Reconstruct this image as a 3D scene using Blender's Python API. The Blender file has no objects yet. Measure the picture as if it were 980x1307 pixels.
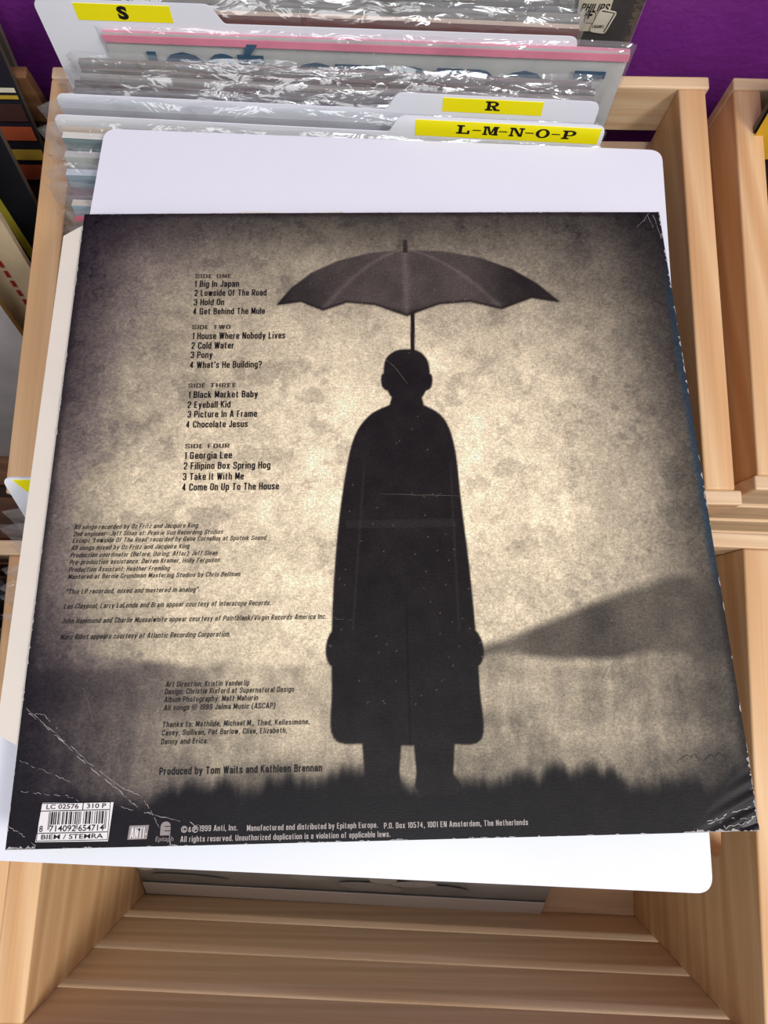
import bpy, bmesh, math, random
import numpy as np
from mathutils import Matrix, Vector, Quaternion

random.seed(7)
rng = np.random.default_rng(11)
SC = bpy.context.scene
COL = SC.collection
R = math.radians

# ------------------------------------------------------------------ camera, world, lights, exposure
FPX, CX, CY = 906.0, 490.0, 653.5
CAM_O = Vector((0, 0, 0.415))
pit, rol = R(79.7), R(0.9)
FWD = Vector((0, math.cos(pit), -math.sin(pit)))
_up = Vector((0, math.sin(pit), math.cos(pit)))
_rt = Vector((1, 0, 0))
RT = _rt*math.cos(rol) + _up*math.sin(rol)
UP = -_rt*math.sin(rol) + _up*math.cos(rol)
cd = bpy.data.cameras.new('camera')
cam = bpy.data.objects.new('camera', cd)
COL.objects.link(cam)
cd.sensor_fit = 'HORIZONTAL'
cd.sensor_width = 36
cd.lens = 36*FPX/980
cd.clip_start = 0.01
cam.matrix_world = Matrix(((RT.x, UP.x, -FWD.x, CAM_O.x), (RT.y, UP.y, -FWD.y, CAM_O.y),
                           (RT.z, UP.z, -FWD.z, CAM_O.z), (0, 0, 0, 1)))
SC.camera = cam

w = bpy.data.worlds.new('room_light')
SC.world = w
w.use_nodes = True
_n, _l = w.node_tree.nodes, w.node_tree.links
_t = _n.new('ShaderNodeTexCoord'); _s = _n.new('ShaderNodeSeparateXYZ'); _r = _n.new('ShaderNodeValToRGB')
_l.new(_t.outputs['Generated'], _s.inputs[0]); _l.new(_s.outputs['Z'], _r.inputs['Fac'])
_e = _r.color_ramp.elements      # dim room near the horizon, pale ceiling above
_e[0].position = 0.0; _e[0].color = (0.26, 0.25, 0.25, 1)
_e[1].position = 0.75; _e[1].color = (0.54, 0.57, 0.61, 1)
_l.new(_r.outputs[0], _n['Background'].inputs[0])
_n['Background'].inputs[1].default_value = 1.0

def area(name, loc, target, sx, sy, energy, col):
    l = bpy.data.lights.new(name, 'AREA')
    l.shape = 'RECTANGLE'; l.size = sx; l.size_y = sy; l.energy = energy; l.color = col
    o = bpy.data.objects.new(name, l); COL.objects.link(o)
    o.location = loc
    o.rotation_euler = (Vector(target)-Vector(loc)).to_track_quat('-Z', 'Y').to_euler()
    return o
area('ceiling_lamp_right', (1.25, -0.75, 1.75), (0, 0.05, 0), 0.7, 0.45, 26, (1.0, 0.97, 0.93))
area('ceiling_lamp_left', (-0.45, -0.9, 1.9), (0, 0.05, 0), 0.7, 0.4, 4, (0.97, 0.98, 1.0))
area('ceiling_lamp_over', (0.1, -0.55, 1.95), (0, 0.0, 0), 0.55, 0.45, 10.5, (0.97, 0.98, 1.0))
SC.view_settings.view_transform = 'Standard'
SC.view_settings.look = 'None'
SC.view_settings.exposure = 0.0
SC.view_settings.gamma = 1
SC.view_settings.use_curve_mapping = False
SC.cycles.transparent_max_bounces = 40
SC.cycles.max_bounces = 10

# ------------------------------------------------------------------ helpers
def ray(px, py):
    return FWD + RT*((px-CX)/FPX) - UP*((py-CY)/FPX)
def at(px, py, z):
    d = ray(px, py)
    return CAM_O + d*((z-CAM_O.z)/d.z)
def at_y(px, py, Y):
    d = ray(px, py)
    return CAM_O + d*((Y-CAM_O.y)/d.y)

def srgb(r, g, b):
    f = lambda c: (c/255/12.92 if c/255 <= 0.04045 else ((c/255+0.055)/1.055)**2.4)
    return (f(r), f(g), f(b), 1)

def tag(o, label=None, cat=None, group=None, kind=None):
    if label: o['label'] = label
    if cat: o['category'] = cat
    if group: o['group'] = group
    if kind: o['kind'] = kind
    return o

def empty(name, mat=None, loc=None):
    o = bpy.data.objects.new(name, None)
    o.empty_display_size = 0.02
    COL.objects.link(o)
    if mat is not None: o.matrix_world = mat
    if loc is not None: o.location = loc
    return o

class MB:
    """collects polygons and links them as one mesh object"""
    def __init__(s): s.v = []; s.f = []; s.m = []
    def poly(s, pts, m=0):
        n = len(s.v); s.v += [tuple(p) for p in pts]; s.f.append(list(range(n, n+len(pts)))); s.m.append(m)
    def mesh(s, verts, faces, m=0):
        n = len(s.v); s.v += [tuple(p) for p in verts]
        for f in faces: s.f.append([n+i for i in f]); s.m.append(m)
    def box(s, x0, x1, y0, y1, z0, z1, m=0):
        v = [(x0,y0,z0),(x1,y0,z0),(x1,y1,z0),(x0,y1,z0),(x0,y0,z1),(x1,y0,z1),(x1,y1,z1),(x0,y1,z1)]
        s.mesh(v, [(3,2,1,0),(4,5,6,7),(0,1,5,4),(1,2,6,5),(2,3,7,6),(3,0,4,7)], m)
    def ribbon(s, pts, wd, z=0.0, m=0):
        pts = [Vector((p[0], p[1])) for p in pts]
        L = []; Rr = []
        for i, p in enumerate(pts):
            d = (pts[min(i+1, len(pts)-1)] - pts[max(i-1, 0)])
            d = d.normalized() if d.length > 0 else Vector((1, 0))
            n = Vector((-d.y, d.x))*(wd[i] if isinstance(wd, (list, tuple)) else wd)*0.5
            L.append((p.x+n.x, p.y+n.y, z)); Rr.append((p.x-n.x, p.y-n.y, z))
        for i in range(len(pts)-1):
            s.poly([Rr[i], Rr[i+1], L[i+1], L[i]], m)
    def build(s, name, mats, parent=None, smooth=False):
        me = bpy.data.meshes.new(name)
        me.from_pydata(s.v, [], s.f)
        if not isinstance(mats, (list, tuple)): mats = [mats]
        for m in mats: me.materials.append(m)
        me.polygons.foreach_set('material_index', s.m)
        if smooth: me.polygons.foreach_set('use_smooth', [True]*len(s.f))
        me.update()
        o = bpy.data.objects.new(name, me)
        COL.objects.link(o)
        if parent is not None: o.parent = parent
        return o

def bevel(o, wd, seg=2):
    b = o.modifiers.new('bevel', 'BEVEL'); b.width = wd; b.segments = seg; b.limit_method = 'ANGLE'; b.angle_limit = R(40)
    return o

def rounded(pts, rad, n=6):
    """round the corners of a 2D polygon; rad is one radius or one per corner"""
    out = []; N = len(pts)
    for i in range(N):
        p = Vector(pts[i]); a = Vector(pts[i-1]); b = Vector(pts[(i+1) % N])
        r = rad[i] if isinstance(rad, (list, tuple)) else rad
        if r <= 0: out.append((p.x, p.y)); continue
        u = (a-p).normalized(); v = (b-p).normalized()
        ang = u.angle(v); d = min(r/math.tan(ang/2), (a-p).length*.49, (b-p).length*.49)
        for k in range(n+1):
            t = k/n
            q = (p+u*d)*(1-t)**2 + p*2*t*(1-t) + (p+v*d)*t*t
            out.append((q.x, q.y))
    return out

def plate(mb, pts, t0, t1, plane='xz', m=0):
    """extrude 2D polygon between t0 and t1 (plane xz: thickness along y; xy: along z)"""
    n = len(pts)
    mk = (lambda p, t: (p[0], t, p[1])) if plane == 'xz' else (lambda p, t: (p[0], p[1], t))
    v = [mk(p, t0) for p in pts] + [mk(p, t1) for p in pts]
    f = [list(range(n)), list(range(2*n-1, n-1, -1))]
    for i in range(n):
        j = (i+1) % n
        f.append([i, n+i, n+j, j])
    if plane == 'xy':
        f = [list(reversed(q)) for q in f]
    mb.mesh(v, f, m)

# ------------------------------------------------------------------ materials
def newmat(name):
    m = bpy.data.materials.new(name); m.use_nodes = True
    nt = m.node_tree
    return m, nt, nt.nodes, nt.links, nt.nodes['Principled BSDF']

def noise(N, L, vec, scale, detail=4, rough=0.55, dist=0.0):
    n = N.new('ShaderNodeTexNoise')
    n.inputs['Scale'].default_value = scale; n.inputs['Detail'].default_value = detail
    n.inputs['Roughness'].default_value = rough; n.inputs['Distortion'].default_value = dist
    if vec is not None: L.new(vec, n.inputs['Vector'])
    return n
def ramp(N, L, fac, stops):
    r = N.new('ShaderNodeValToRGB')
    e = r.color_ramp.elements
    while len(e) < len(stops): e.new(0.5)
    for i, (p, c) in enumerate(stops):
        e[i].position = p; e[i].color = c
    L.new(fac, r.inputs['Fac'])
    return r
def mixc(N, L, fac, a, b, mode='MIX'):
    x = N.new('ShaderNodeMix'); x.data_type = 'RGBA'; x.blend_type = mode
    for s, val in ((0, fac), (6, a), (7, b)):
        if hasattr(val, 'is_linked') or hasattr(val, 'links'): L.new(val, x.inputs[s])
        else: x.inputs[s].default_value = val
    return x.outputs[2]

def plain(name, col, rough=0.5, spec=0.5, bump=0.0, bscale=200, var=0.06, vscale=25):
    m, nt, N, L, P = newmat(name)
    tc = N.new('ShaderNodeTexCoord')
    n = noise(N, L, tc.outputs['Object'], vscale, 5)
    lo = tuple(c*(1-var) for c in col[:3])+(1,); hi = tuple(min(1, c*(1+var)) for c in col[:3])+(1,)
    r = ramp(N, L, n.outputs['Fac'], [(0.3, lo), (0.7, hi)])
    L.new(r.outputs[0], P.inputs['Base Color'])
    P.inputs['Roughness'].default_value = rough
    P.inputs['Specular IOR Level'].default_value = spec
    if bump > 0:
        b = N.new('ShaderNodeBump'); b.inputs['Strength'].default_value = bump; b.inputs['Distance'].default_value = 0.001
        n2 = noise(N, L, tc.outputs['Object'], bscale, 3)
        L.new(n2.outputs['Fac'], b.inputs['Height']); L.new(b.outputs[0], P.inputs['Normal'])
    return m

def wood(name, axis, lo, mid, hi, ring=1.0, knot=None):
    """pine: fine grain stretched along axis, growth bands across, per-board offset"""
    m, nt, N, L, P = newmat(name)
    tc = N.new('ShaderNodeTexCoord'); oi = N.new('ShaderNodeObjectInfo')
    off = N.new('ShaderNodeVectorMath'); off.operation = 'SCALE'
    off.inputs[0].default_value = (3.1, 5.7, 4.3); L.new(oi.outputs['Random'], off.inputs['Scale'])
    add = N.new('ShaderNodeVectorMath'); add.operation = 'ADD'
    L.new(tc.outputs['Object'], add.inputs[0]); L.new(off.outputs[0], add.inputs[1])
    def mapped(al, ac):
        mp = N.new('ShaderNodeMapping')
        s = [ac, ac, ac]; s[axis] = al
        mp.inputs['Scale'].default_value = s
        L.new(add.outputs[0], mp.inputs['Vector'])
        return mp.outputs[0]
    wob = noise(N, L, mapped(5, 14), 1.0, 3)
    wv = N.new('ShaderNodeTexWave'); wv.wave_type = 'BANDS'; wv.bands_direction = 'DIAGONAL'
    wv.inputs['Scale'].default_value = 1.0
    wv.inputs['Distortion'].default_value = 5.0; wv.inputs['Detail'].default_value = 2; wv.inputs['Detail Scale'].default_value = 0.6
    L.new(mapped(1.6, 16*ring), wv.inputs['Vector'])
    g = noise(N, L, mapped(6, 420), 1.0, 6, 0.65)
    big = noise(N, L, mapped(3, 22), 1.0, 4)
    r1 = ramp(N, L, wv.outputs['Fac'], [(0.1, mid), (0.7, hi), (1.0, tuple(a*.45+b*.55 for a, b in zip(lo, mid)))])
    r2 = ramp(N, L, g.outputs['Fac'], [(0.3, (0.93, 0.90, 0.87, 1)), (0.62, (1.03, 1.03, 1.03, 1))])
    r3 = ramp(N, L, big.outputs['Fac'], [(0.3, (0.93, 0.90, 0.86, 1)), (0.7, (1.03, 1.03, 1.02, 1))])
    c = mixc(N, L, 1.0, r1.outputs[0], r2.outputs[0], 'MULTIPLY')
    c = mixc(N, L, 1.0, c, r3.outputs[0], 'MULTIPLY')
    if knot:
        sub = N.new('ShaderNodeVectorMath'); sub.operation = 'SUBTRACT'
        L.new(tc.outputs['Object'], sub.inputs[0]); sub.inputs[1].default_value = knot
        mu = N.new('ShaderNodeVectorMath'); mu.operation = 'MULTIPLY'; L.new(sub.outputs[0], mu.inputs[0])
        mu.inputs[1].default_value = (1.0, 0.62, 0.3)
        ln = N.new('ShaderNodeVectorMath'); ln.operation = 'LENGTH'; L.new(mu.outputs[0], ln.inputs[0])
        nz = noise(N, L, tc.outputs['Object'], 140, 3)
        md = N.new('ShaderNodeMath'); md.operation = 'MULTIPLY_ADD'
        L.new(nz.outputs['Fac'], md.inputs[0]); md.inputs[1].default_value = 0.004; L.new(ln.outputs['Value'], md.inputs[2])
        rk = ramp(N, L, md.outputs[0], [(0.0055, srgb(96, 58, 40)), (0.0095, srgb(120, 70, 42)), (0.0105, srgb(70, 40, 28)), (0.0135, (1, 1, 1, 1))])
        rf = ramp(N, L, md.outputs[0], [(0.0105, (1, 1, 1, 1)), (0.016, (0, 0, 0, 1))])
        c = mixc(N, L, rf.outputs[0], c, rk.outputs[0])
    L.new(c, P.inputs['Base Color'])
    P.inputs['Roughness'].default_value = 0.48
    P.inputs['Specular IOR Level'].default_value = 0.35
    b = N.new('ShaderNodeBump'); b.inputs['Strength'].default_value = 0.25; b.inputs['Distance'].default_value = 0.0006
    L.new(g.outputs['Fac'], b.inputs['Height']); L.new(b.outputs[0], P.inputs['Normal'])
    return m

M = {}
WL, WM, WH = srgb(204, 152, 102), srgb(224, 180, 130), srgb(232, 193, 146)
M['pine_x'] = wood('pine_along_x', 0, srgb(208, 172, 130), srgb(228, 196, 156), srgb(234, 205, 168), 1.2)
M['pine_y'] = wood('pine_along_y', 1, WL, WM, WH, 1.0)
M['pine_knot'] = wood('pine_with_knot', 1, WL, WM, WH, 1.0, knot=(0.0155, -0.085, 0.0))
M['pine_dark'] = wood('pine_dark_brown', 0, srgb(96, 66, 44), srgb(120, 84, 58), srgb(134, 96, 66), 1.4)  # darker brown pine, used only for the low crate at the left
M['white_card'] = plain('white_plastic_card', srgb(236, 237, 243), 0.35, 0.4, var=0.012)
M['cream'] = plain('cream_paper', srgb(228, 220, 203), 0.7, 0.25, var=0.02, bump=0.15, bscale=120)
M['yellow'] = plain('yellow_label', srgb(250, 236, 10), 0.4, 0.4, var=0.01)
M['ink'] = plain('black_ink', srgb(22, 18, 18), 0.5, 0.3)
M['ink_soft'] = plain('faded_brown_ink', srgb(70, 62, 52), 0.5, 0.3)
M['grey_print'] = plain('pale_grey_print', srgb(186, 178, 170), 0.45, 0.3)
M['white_print'] = plain('white_print', srgb(236, 232, 228), 0.4, 0.4, var=0.01)
M['logo_grey'] = plain('logo_grey_print', srgb(150, 140, 136), 0.45, 0.3)
M['wear'] = plain('worn_board_fibre', srgb(166, 162, 158), 0.7, 0.2, var=0.2, vscale=600)
M['wear_soft'] = plain('faint_worn_fibre', srgb(126, 118, 106), 0.7, 0.2, var=0.25, vscale=600)
M['spine'] = plain('navy_spine', srgb(26, 44, 62), 0.35, 0.5, var=0.2)
M['board_black'] = plain('black_board', srgb(20, 19, 22), 0.35, 0.5)

def plastic():
    m, nt, N, L, P = newmat('clear_plastic')
    N.remove(P)
    out = N['Material Output']
    tc = N.new('ShaderNodeTexCoord'); oi = N.new('ShaderNodeObjectInfo')
    off = N.new('ShaderNodeVectorMath'); off.operation = 'SCALE'; off.inputs[0].default_value = (7, 3, 5)
    L.new(oi.outputs['Random'], off.inputs['Scale'])
    add = N.new('ShaderNodeVectorMath'); L.new(tc.outputs['Object'], add.inputs[0]); L.new(off.outputs[0], add.inputs[1])
    mp = N.new('ShaderNodeMapping'); mp.inputs['Scale'].default_value = (0.55, 1, 1.3); L.new(add.outputs[0], mp.inputs['Vector'])
    n = noise(N, L, mp.outputs[0], 75, 3, 0.5, 0.8)
    b = N.new('ShaderNodeBump'); b.inputs['Strength'].default_value = 1.0; b.inputs['Distance'].default_value = 0.005
    rg = ramp(N, L, n.outputs['Fac'], [(0.46, (0, 0, 0, 1)), (0.5, (1, 1, 1, 1)), (0.54, (0, 0, 0, 1))])
    nm_ = noise(N, L, add.outputs[0], 26, 2)
    rm = ramp(N, L, nm_.outputs['Fac'], [(0.57, (0, 0, 0, 1)), (0.66, (1, 1, 1, 1))])
    mm = N.new('ShaderNodeMath'); mm.operation = 'MULTIPLY'; L.new(rg.outputs[0], mm.inputs[0]); L.new(rm.outputs[0], mm.inputs[1])
    ma = N.new('ShaderNodeMath'); ma.operation = 'MULTIPLY_ADD'; L.new(n.outputs['Fac'], ma.inputs[0]); ma.inputs[1].default_value = 0.28; L.new(mm.outputs[0], ma.inputs[2])
    L.new(ma.outputs[0], b.inputs['Height'])
    gl = N.new('ShaderNodeBsdfGlossy'); gl.inputs['Roughness'].default_value = 0.09; gl.inputs['Color'].default_value = (1, 1, 1, 1)
    tr = N.new('ShaderNodeBsdfTransparent'); tr.inputs['Color'].default_value = (0.985, 0.987, 0.99, 1)
    df = N.new('ShaderNodeBsdfDiffuse'); df.inputs['Color'].default_value = (0.75, 0.77, 0.8, 1)
    fr = N.new('ShaderNodeValue'); fr.outputs[0].default_value = 0.085
    L.new(b.outputs[0], gl.inputs['Normal'])
    mx = N.new('ShaderNodeMixShader'); mx.inputs[0].default_value = 0.05
    L.new(tr.outputs[0], mx.inputs[1]); L.new(df.outputs[0], mx.inputs[2])
    m2 = N.new('ShaderNodeMixShader'); L.new(fr.outputs[0], m2.inputs[0]); L.new(mx.outputs[0], m2.inputs[1]); L.new(gl.outputs[0], m2.inputs[2])
    L.new(m2.outputs[0], out.inputs['Surface'])
    return m
M['plastic'] = plastic()

_pc = {}
def paint(r, g, b, rough=0.45):
    k = (r, g, b, rough)
    if k not in _pc: _pc[k] = plain('printed_card_%d_%d_%d' % (r, g, b), srgb(r, g, b), rough, 0.4, var=0.14, vscale=30)
    return _pc[k]

# ------------------------------------------------------------------ setting
def wall_mat():
    m, nt, N, L, P = newmat('purple_paint')
    tc = N.new('ShaderNodeTexCoord')
    n = noise(N, L, tc.outputs['Object'], 12, 5)
    r = ramp(N, L, n.outputs['Fac'], [(0.3, srgb(112, 38, 126)), (0.7, srgb(126, 46, 140))])
    L.new(r.outputs[0], P.inputs['Base Color']); P.inputs['Roughness'].default_value = 0.45
    b = N.new('ShaderNodeBump'); b.inputs['Strength'].default_value = 0.5; b.inputs['Distance'].default_value = 0.0015
    n2 = noise(N, L, tc.outputs['Object'], 170, 4); L.new(n2.outputs['Fac'], b.inputs['Height']); L.new(b.outputs[0], P.inputs['Normal'])
    return m
FLOOR_Z = -0.272
mb = MB(); mb.box(-1.6, 1.6, 0.405, 0.455, FLOOR_Z-0.02, 1.3)
tag(mb.build('wall_back', wall_mat()), 'purple painted wall behind the crates', 'wall', kind='structure')
mb = MB(); mb.box(-1.6, 1.6, -1.2, 0.455, FLOOR_Z-0.02, FLOOR_Z)
tag(mb.build('floor', plain('dark_boards', srgb(70, 52, 42), 0.6, 0.3, var=0.2)), 'dark floor under the crates', 'floor', kind='structure')

# ------------------------------------------------------------------ crates
BT = 0.018          # side board thickness
ST = 0.009          # slat thickness
def side_board_mesh(y0, y1, z0, z1, slot=None):
    """board in the YZ plane with a rounded hand hole, thickness BT along X (0..BT)"""
    cu = bpy.data.curves.new('b', 'CURVE'); cu.dimensions = '2D'; cu.fill_mode = 'BOTH'
    def spl(pts):
        s = cu.splines.new('POLY'); s.points.add(len(pts)-1)
        for p, q in zip(s.points, pts): p.co = (q[0], q[1], 0, 1)
        s.use_cyclic_u = True
    bv = 0.0011
    spl(rounded([(y0+bv, z0+bv), (y1-bv, z0+bv), (y1-bv, z1-bv), (y0+bv, z1-bv)], 0.0008, 2))
    if slot:
        cy, cz, L_, h_ = slot
        spl(rounded([(cy-L_/2, cz-h_/2), (cy+L_/2, cz-h_/2), (cy+L_/2, cz+h_/2), (cy-L_/2, cz+h_/2)], h_*0.62, 10))
    cu.extrude = BT/2-bv; cu.bevel_depth = bv; cu.bevel_resolution = 1
    o = bpy.data.objects.new('tmp', cu); COL.objects.link(o)
    dg = bpy.context.evaluated_depsgraph_get()
    me = bpy.data.meshes.new_from_object(o.evaluated_get(dg))
    bpy.data.objects.remove(o); bpy.data.curves.remove(cu)
    # curve x -> Y, y -> Z, z -> X
    me.transform(Matrix(((0, 0, 1, BT/2), (1, 0, 0, 0), (0, 1, 0, 0), (0, 0, 0, 1))))
    return me

def crate(name, label, x_in0, x_in1, y_in0, y_in1, z0, rot=0.0, top=0.0, slot=None, knot=False, group=None, dark=False, lift=0.0, back=0.0, sh=0.0425, gp=0.0115):
    """origin at the middle of the base; slats close the front and the back, boards the sides"""
    cx, cy = (x_in0+x_in1)/2, (y_in0+y_in1)/2
    W, D, H = x_in1-x_in0, y_in1-y_in0, top-z0
    root = empty(name, Matrix.Translation((cx, cy, z0)) @ Matrix.Rotation(rot, 4, 'Z'))
    tag(root, label, 'crate', group)
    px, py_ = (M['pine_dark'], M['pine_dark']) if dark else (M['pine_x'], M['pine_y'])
    for s in (-1, 1):
        me = side_board_mesh(-D/2, D/2, 0.0, H, slot)
        o = bpy.data.objects.new('side_board', me); COL.objects.link(o); o.parent = root
        # mesh origin at mid board, for the grain
        o.location = (W/2, 0, 0) if s > 0 else (-W/2-BT, 0, 0)
        me.materials.append(M['pine_knot'] if (knot and s > 0) else py_)
    nsl = 4; gap = (H-0.006-nsl*sh)/(nsl-1) if nsl*sh < H-0.02 else 0.008
    gap = min(gap, gp)
    rr = random.Random(len(label))
    for side in (-1, 1):
        z = H + (back if side > 0 else 0)
        for k in range(nsl + (3 if back and side > 0 else 0)):
            if z-sh < 0: break
            y0 = (D/2) if side > 0 else (-D/2-ST)
            m_ = MB(); e0, e1 = rr.uniform(-.002, .003), rr.uniform(-.002, .003)
            m_.box(-W/2-BT-0.001+e0, W/2+BT+0.001+e1, -ST/2, ST/2, -sh/2, sh/2)
            o = m_.build('slat', px, root)
            o.location = (0, y0+ST/2, z-sh/2 + rr.uniform(-.0006, .0006)); bevel(o, 0.0012)
            z -= sh+gap
    nf = 5; fw = (D-4*0.012)/nf
    for k in range(nf):
        m_ = MB(); m_.box(-W/2, W/2, -fw/2, fw/2, -0.005, 0.005)
        o = m_.build('floor_slat', px, root); o.location = (0, -D/2+fw/2+k*(fw+0.012), 0.007+lift); bevel(o, 0.001)
    return root

CZ = -0.272
FL = CZ+0.012
G = 'pine crates of records'
crate('crate', 'pine crate at the back holding the lettered dividers S, R and L to P', -0.2085, 0.192, 0.092, 0.366, CZ, 0, slot=(0, 0.225, 0.11, 0.028), group=G, sh=0.041, gp=0.021)
crate('crate', 'pine crate nearest the viewer under the white card, with empty slatted front', -0.1815, 0.2085, -0.207, 0.063, CZ, R(-1.7), slot=(-0.0, 0.216, 0.1, 0.026), knot=True, group=G, lift=0.062)
crate('crate', 'pine crate at the right edge, beside the back crate', 0.2445, 0.63, 0.098, 0.362, CZ, R(-1.0), group=G)
crate('crate', 'pine crate at the lower left edge, only its right board in view', -0.60, -0.2195, -0.206, 0.045, CZ, R(0.4), top=-0.001, group=G)
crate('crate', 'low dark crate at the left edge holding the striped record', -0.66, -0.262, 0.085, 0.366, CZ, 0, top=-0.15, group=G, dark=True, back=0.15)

# ------------------------------------------------------------------ records standing in the crates
def plastic_sleeve(parent, wdt, h, t, fl, fr, seed, wr=0.0022, loose=0.0):
    r = np.random.default_rng(seed)
    nx, nz = 44, 16
    xs = np.concatenate([[-wdt/2-fl, -wdt/2-fl*0.5], np.linspace(-wdt/2, wdt/2, nx-4), [wdt/2+fr*0.5, wdt/2+fr]])
    zt = np.array([0, .25, .5, .68, .78, .84, .88, .91, .935, .955, .97, .98, .988, .994, 1.0, 1.012])*h
    mb = MB()
    cur = r.uniform(-.0035, .0025)
    ph = r.uniform(0, 6.28, 8); fq = r.uniform(14, 60, 8)
    for side in (-1, 1):
        V = []
        topn = r.normal(0, 1, nx)
        topn = np.convolve(topn, [.25, .5, .25], 'same')
        for j, z in enumerate(zt):
            k = max(0, (z/h-0.75)/0.25)
            for i, x in enumerate(xs):
                xx = x
                taper = 0.12 + 0.88*k**1.3
                if x < -wdt/2: xx = -wdt/2 + (x+wdt/2)*taper
                if x > wdt/2: xx = wdt/2 + (x-wdt/2)*taper
                base = -0.0007 if side < 0 else t+0.0007
                over = max(0.0, z/h-0.985)/0.027 if side < 0 else 0.0
                wv = sum(math.sin(fq[q]*x*1.6+ph[q]+z*fq[(q+3) % 8]*0.9) for q in range(4))/4
                d = abs(wv)*wr*(0.25+k) + (abs(topn[i])*0.0011*k if 2 <= i < nx-2 else 0) + loose*k*k
                y = base - d if side < 0 else base + d*0.3
                y += over*over*(t+.002)
                if i in (0, nx-1): y = t/2 + cur*(0.3+k)
                if i in (1, nx-2): y = y*0.25 + t*0.375 + cur*0.45*(0.3+k)
                zz = z + (topn[i]*0.0009 if j == len(zt)-1 else 0)
                if i == 0 and j >= len(zt)-2: zz -= r.uniform(0.000, 0.004)
                V.append((xx, y, zz))
        F = []
        for j in range(len(zt)-1):
            for i in range(nx-1):
                a = j*nx+i
                F.append((a, a+1, a+nx+1, a+nx) if side < 0 else (a, a+nx, a+nx+1, a+1))
        mb.mesh(V, F)
    o = mb.build('plastic_sleeve', M['plastic'], parent, smooth=True)
    return o

RW = 0.315
_seed = [100]
def record(label, group, xc, topY, lean, col, h=RW, wdt=RW, t=0.0035, yaw=0.0, roll=0.0, floor=FL, sleeve=True, fl=0.009, fr=0.005, edge=None, wr=0.0022, band=None):
    """a sleeved record; origin at the middle of its bottom edge; front of the cover faces -Y"""
    _seed[0] += 1
    h_ = h
    by = topY - h_*math.sin(lean)
    mat = Matrix.Translation((xc, by, floor)) @ Matrix.Rotation(yaw, 4, 'Z') @ Matrix.Rotation(-lean, 4, 'X') @ Matrix.Rotation(roll, 4, 'Y')
    root = empty('record', mat)
    tag(root, label, 'record', group)
    mb = MB()
    n = 14; r = random.Random(_seed[0])
    a = r.uniform(-.0008, .0008)
    # gently bowed cardboard cover
    V = []; F = []
    for i in range(n+1):
        x = -wdt/2 + wdt*i/n; b = a*math.sin(math.pi*i/n)*2
        V += [(x, b, 0.001), (x, b, h_), (x, b+t, h_), (x, b+t, 0.001)]
    mi = []
    for i in range(n):
        p = 4*i; q = p+4
        F += [(p, q, q+1, p+1), (p+1, q+1, q+2, p+2), (p+2, q+2, q+3, p+3), (p+3, q+3, q, p)]; mi += [0, 1, 0, 0]
    F += [(0, 1, 2, 3), (4*n+3, 4*n+2, 4*n+1, 4*n)]; mi += [1, 1]
    n0 = len(mb.v); mb.v += V
    for f, m_ in zip(F, mi): mb.f.append(list(f)); mb.m.append(m_)
    c = col if not isinstance(col, tuple) else paint(*col)
    e = paint(*edge) if edge else c
    o = mb.build('cover', [c, e], root)
    if sleeve: plastic_sleeve(root, wdt, h_, t, fl, fr, _seed[0], wr)
    root['_front'] = -0.0009
    return root, mat

GR = 'records in plastic in the back crate'
LN = R(8.5)
def Yl(py, z=0.052): return at(64, py, z).y
xL = lambda px, py, z: at(px, py, z).x
XC = -0.198+RW/2
# ---- furthest back, behind the S divider
ph_rec, ph_mat = record('black record sleeve at the very back with a beige picture of boxes', GR, -0.006, 0.381, R(5), (22, 20, 22), h=0.335, sleeve=True, fl=0.004, fr=0.003, edge=(150, 110, 90))
record('grey record in plastic just in front of the black record sleeve', GR, -0.05, 0.3755, R(6), (120, 116, 112), fl=0.006, fr=0.004, h=0.318, yaw=R(-1.3))
record('dull grey record in plastic, second behind the S divider', GR, -0.046, 0.3695, R(7), (142, 138, 132), fl=0.006, fr=0.004, yaw=R(-1.3))
record('brown red record with worn cream edge right behind the S divider', GR, -0.047, 0.3625, R(7.5), (120, 66, 54), fl=0.006, fr=0.004, edge=(206, 184, 164), yaw=R(-1.3))
# ---- between S and R
jose, jose_mat = record('grey white record with pink top edge and blue lettering', GR, -0.0165, 0.3506, LN, (206, 206, 202), yaw=R(-1.5), h=0.3125, fl=0.004, fr=0.003, edge=(222, 138, 158), t=0.003, wr=0.0009)
cols = [(132, 122, 116), (104, 88, 80), (146, 138, 130), (96, 82, 78), (120, 116, 114), (90, 90, 94)]
ords = ['first in front of the pink edged one', 'second in front of the pink edged one', 'third in front of the pink edged one', 'fourth in front of the pink edged one', 'second behind the R divider', 'first behind the R divider']
nm = ['grey', 'dark brown grey', 'pale grey', 'dark brown', 'mid grey', 'charcoal']
for i in range(6):
    record(nm[i]+' record in plastic, '+ords[i], GR, XC+0.006+random.uniform(-.003, .003), 0.3345-0.0047*i, LN, cols[i], h=0.3060-0.0004*i, wdt=0.309, fl=0.010+random.uniform(-.003, .003), fr=0.006, wr=0.0028, yaw=R(-2))
record('silver grey record in plastic between the R divider and the L to P divider', GR, XC+0.002, 0.2998, LN, (176, 178, 180), h=0.3095, fl=0.012, wr=0.002, yaw=R(-2.2))
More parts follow.
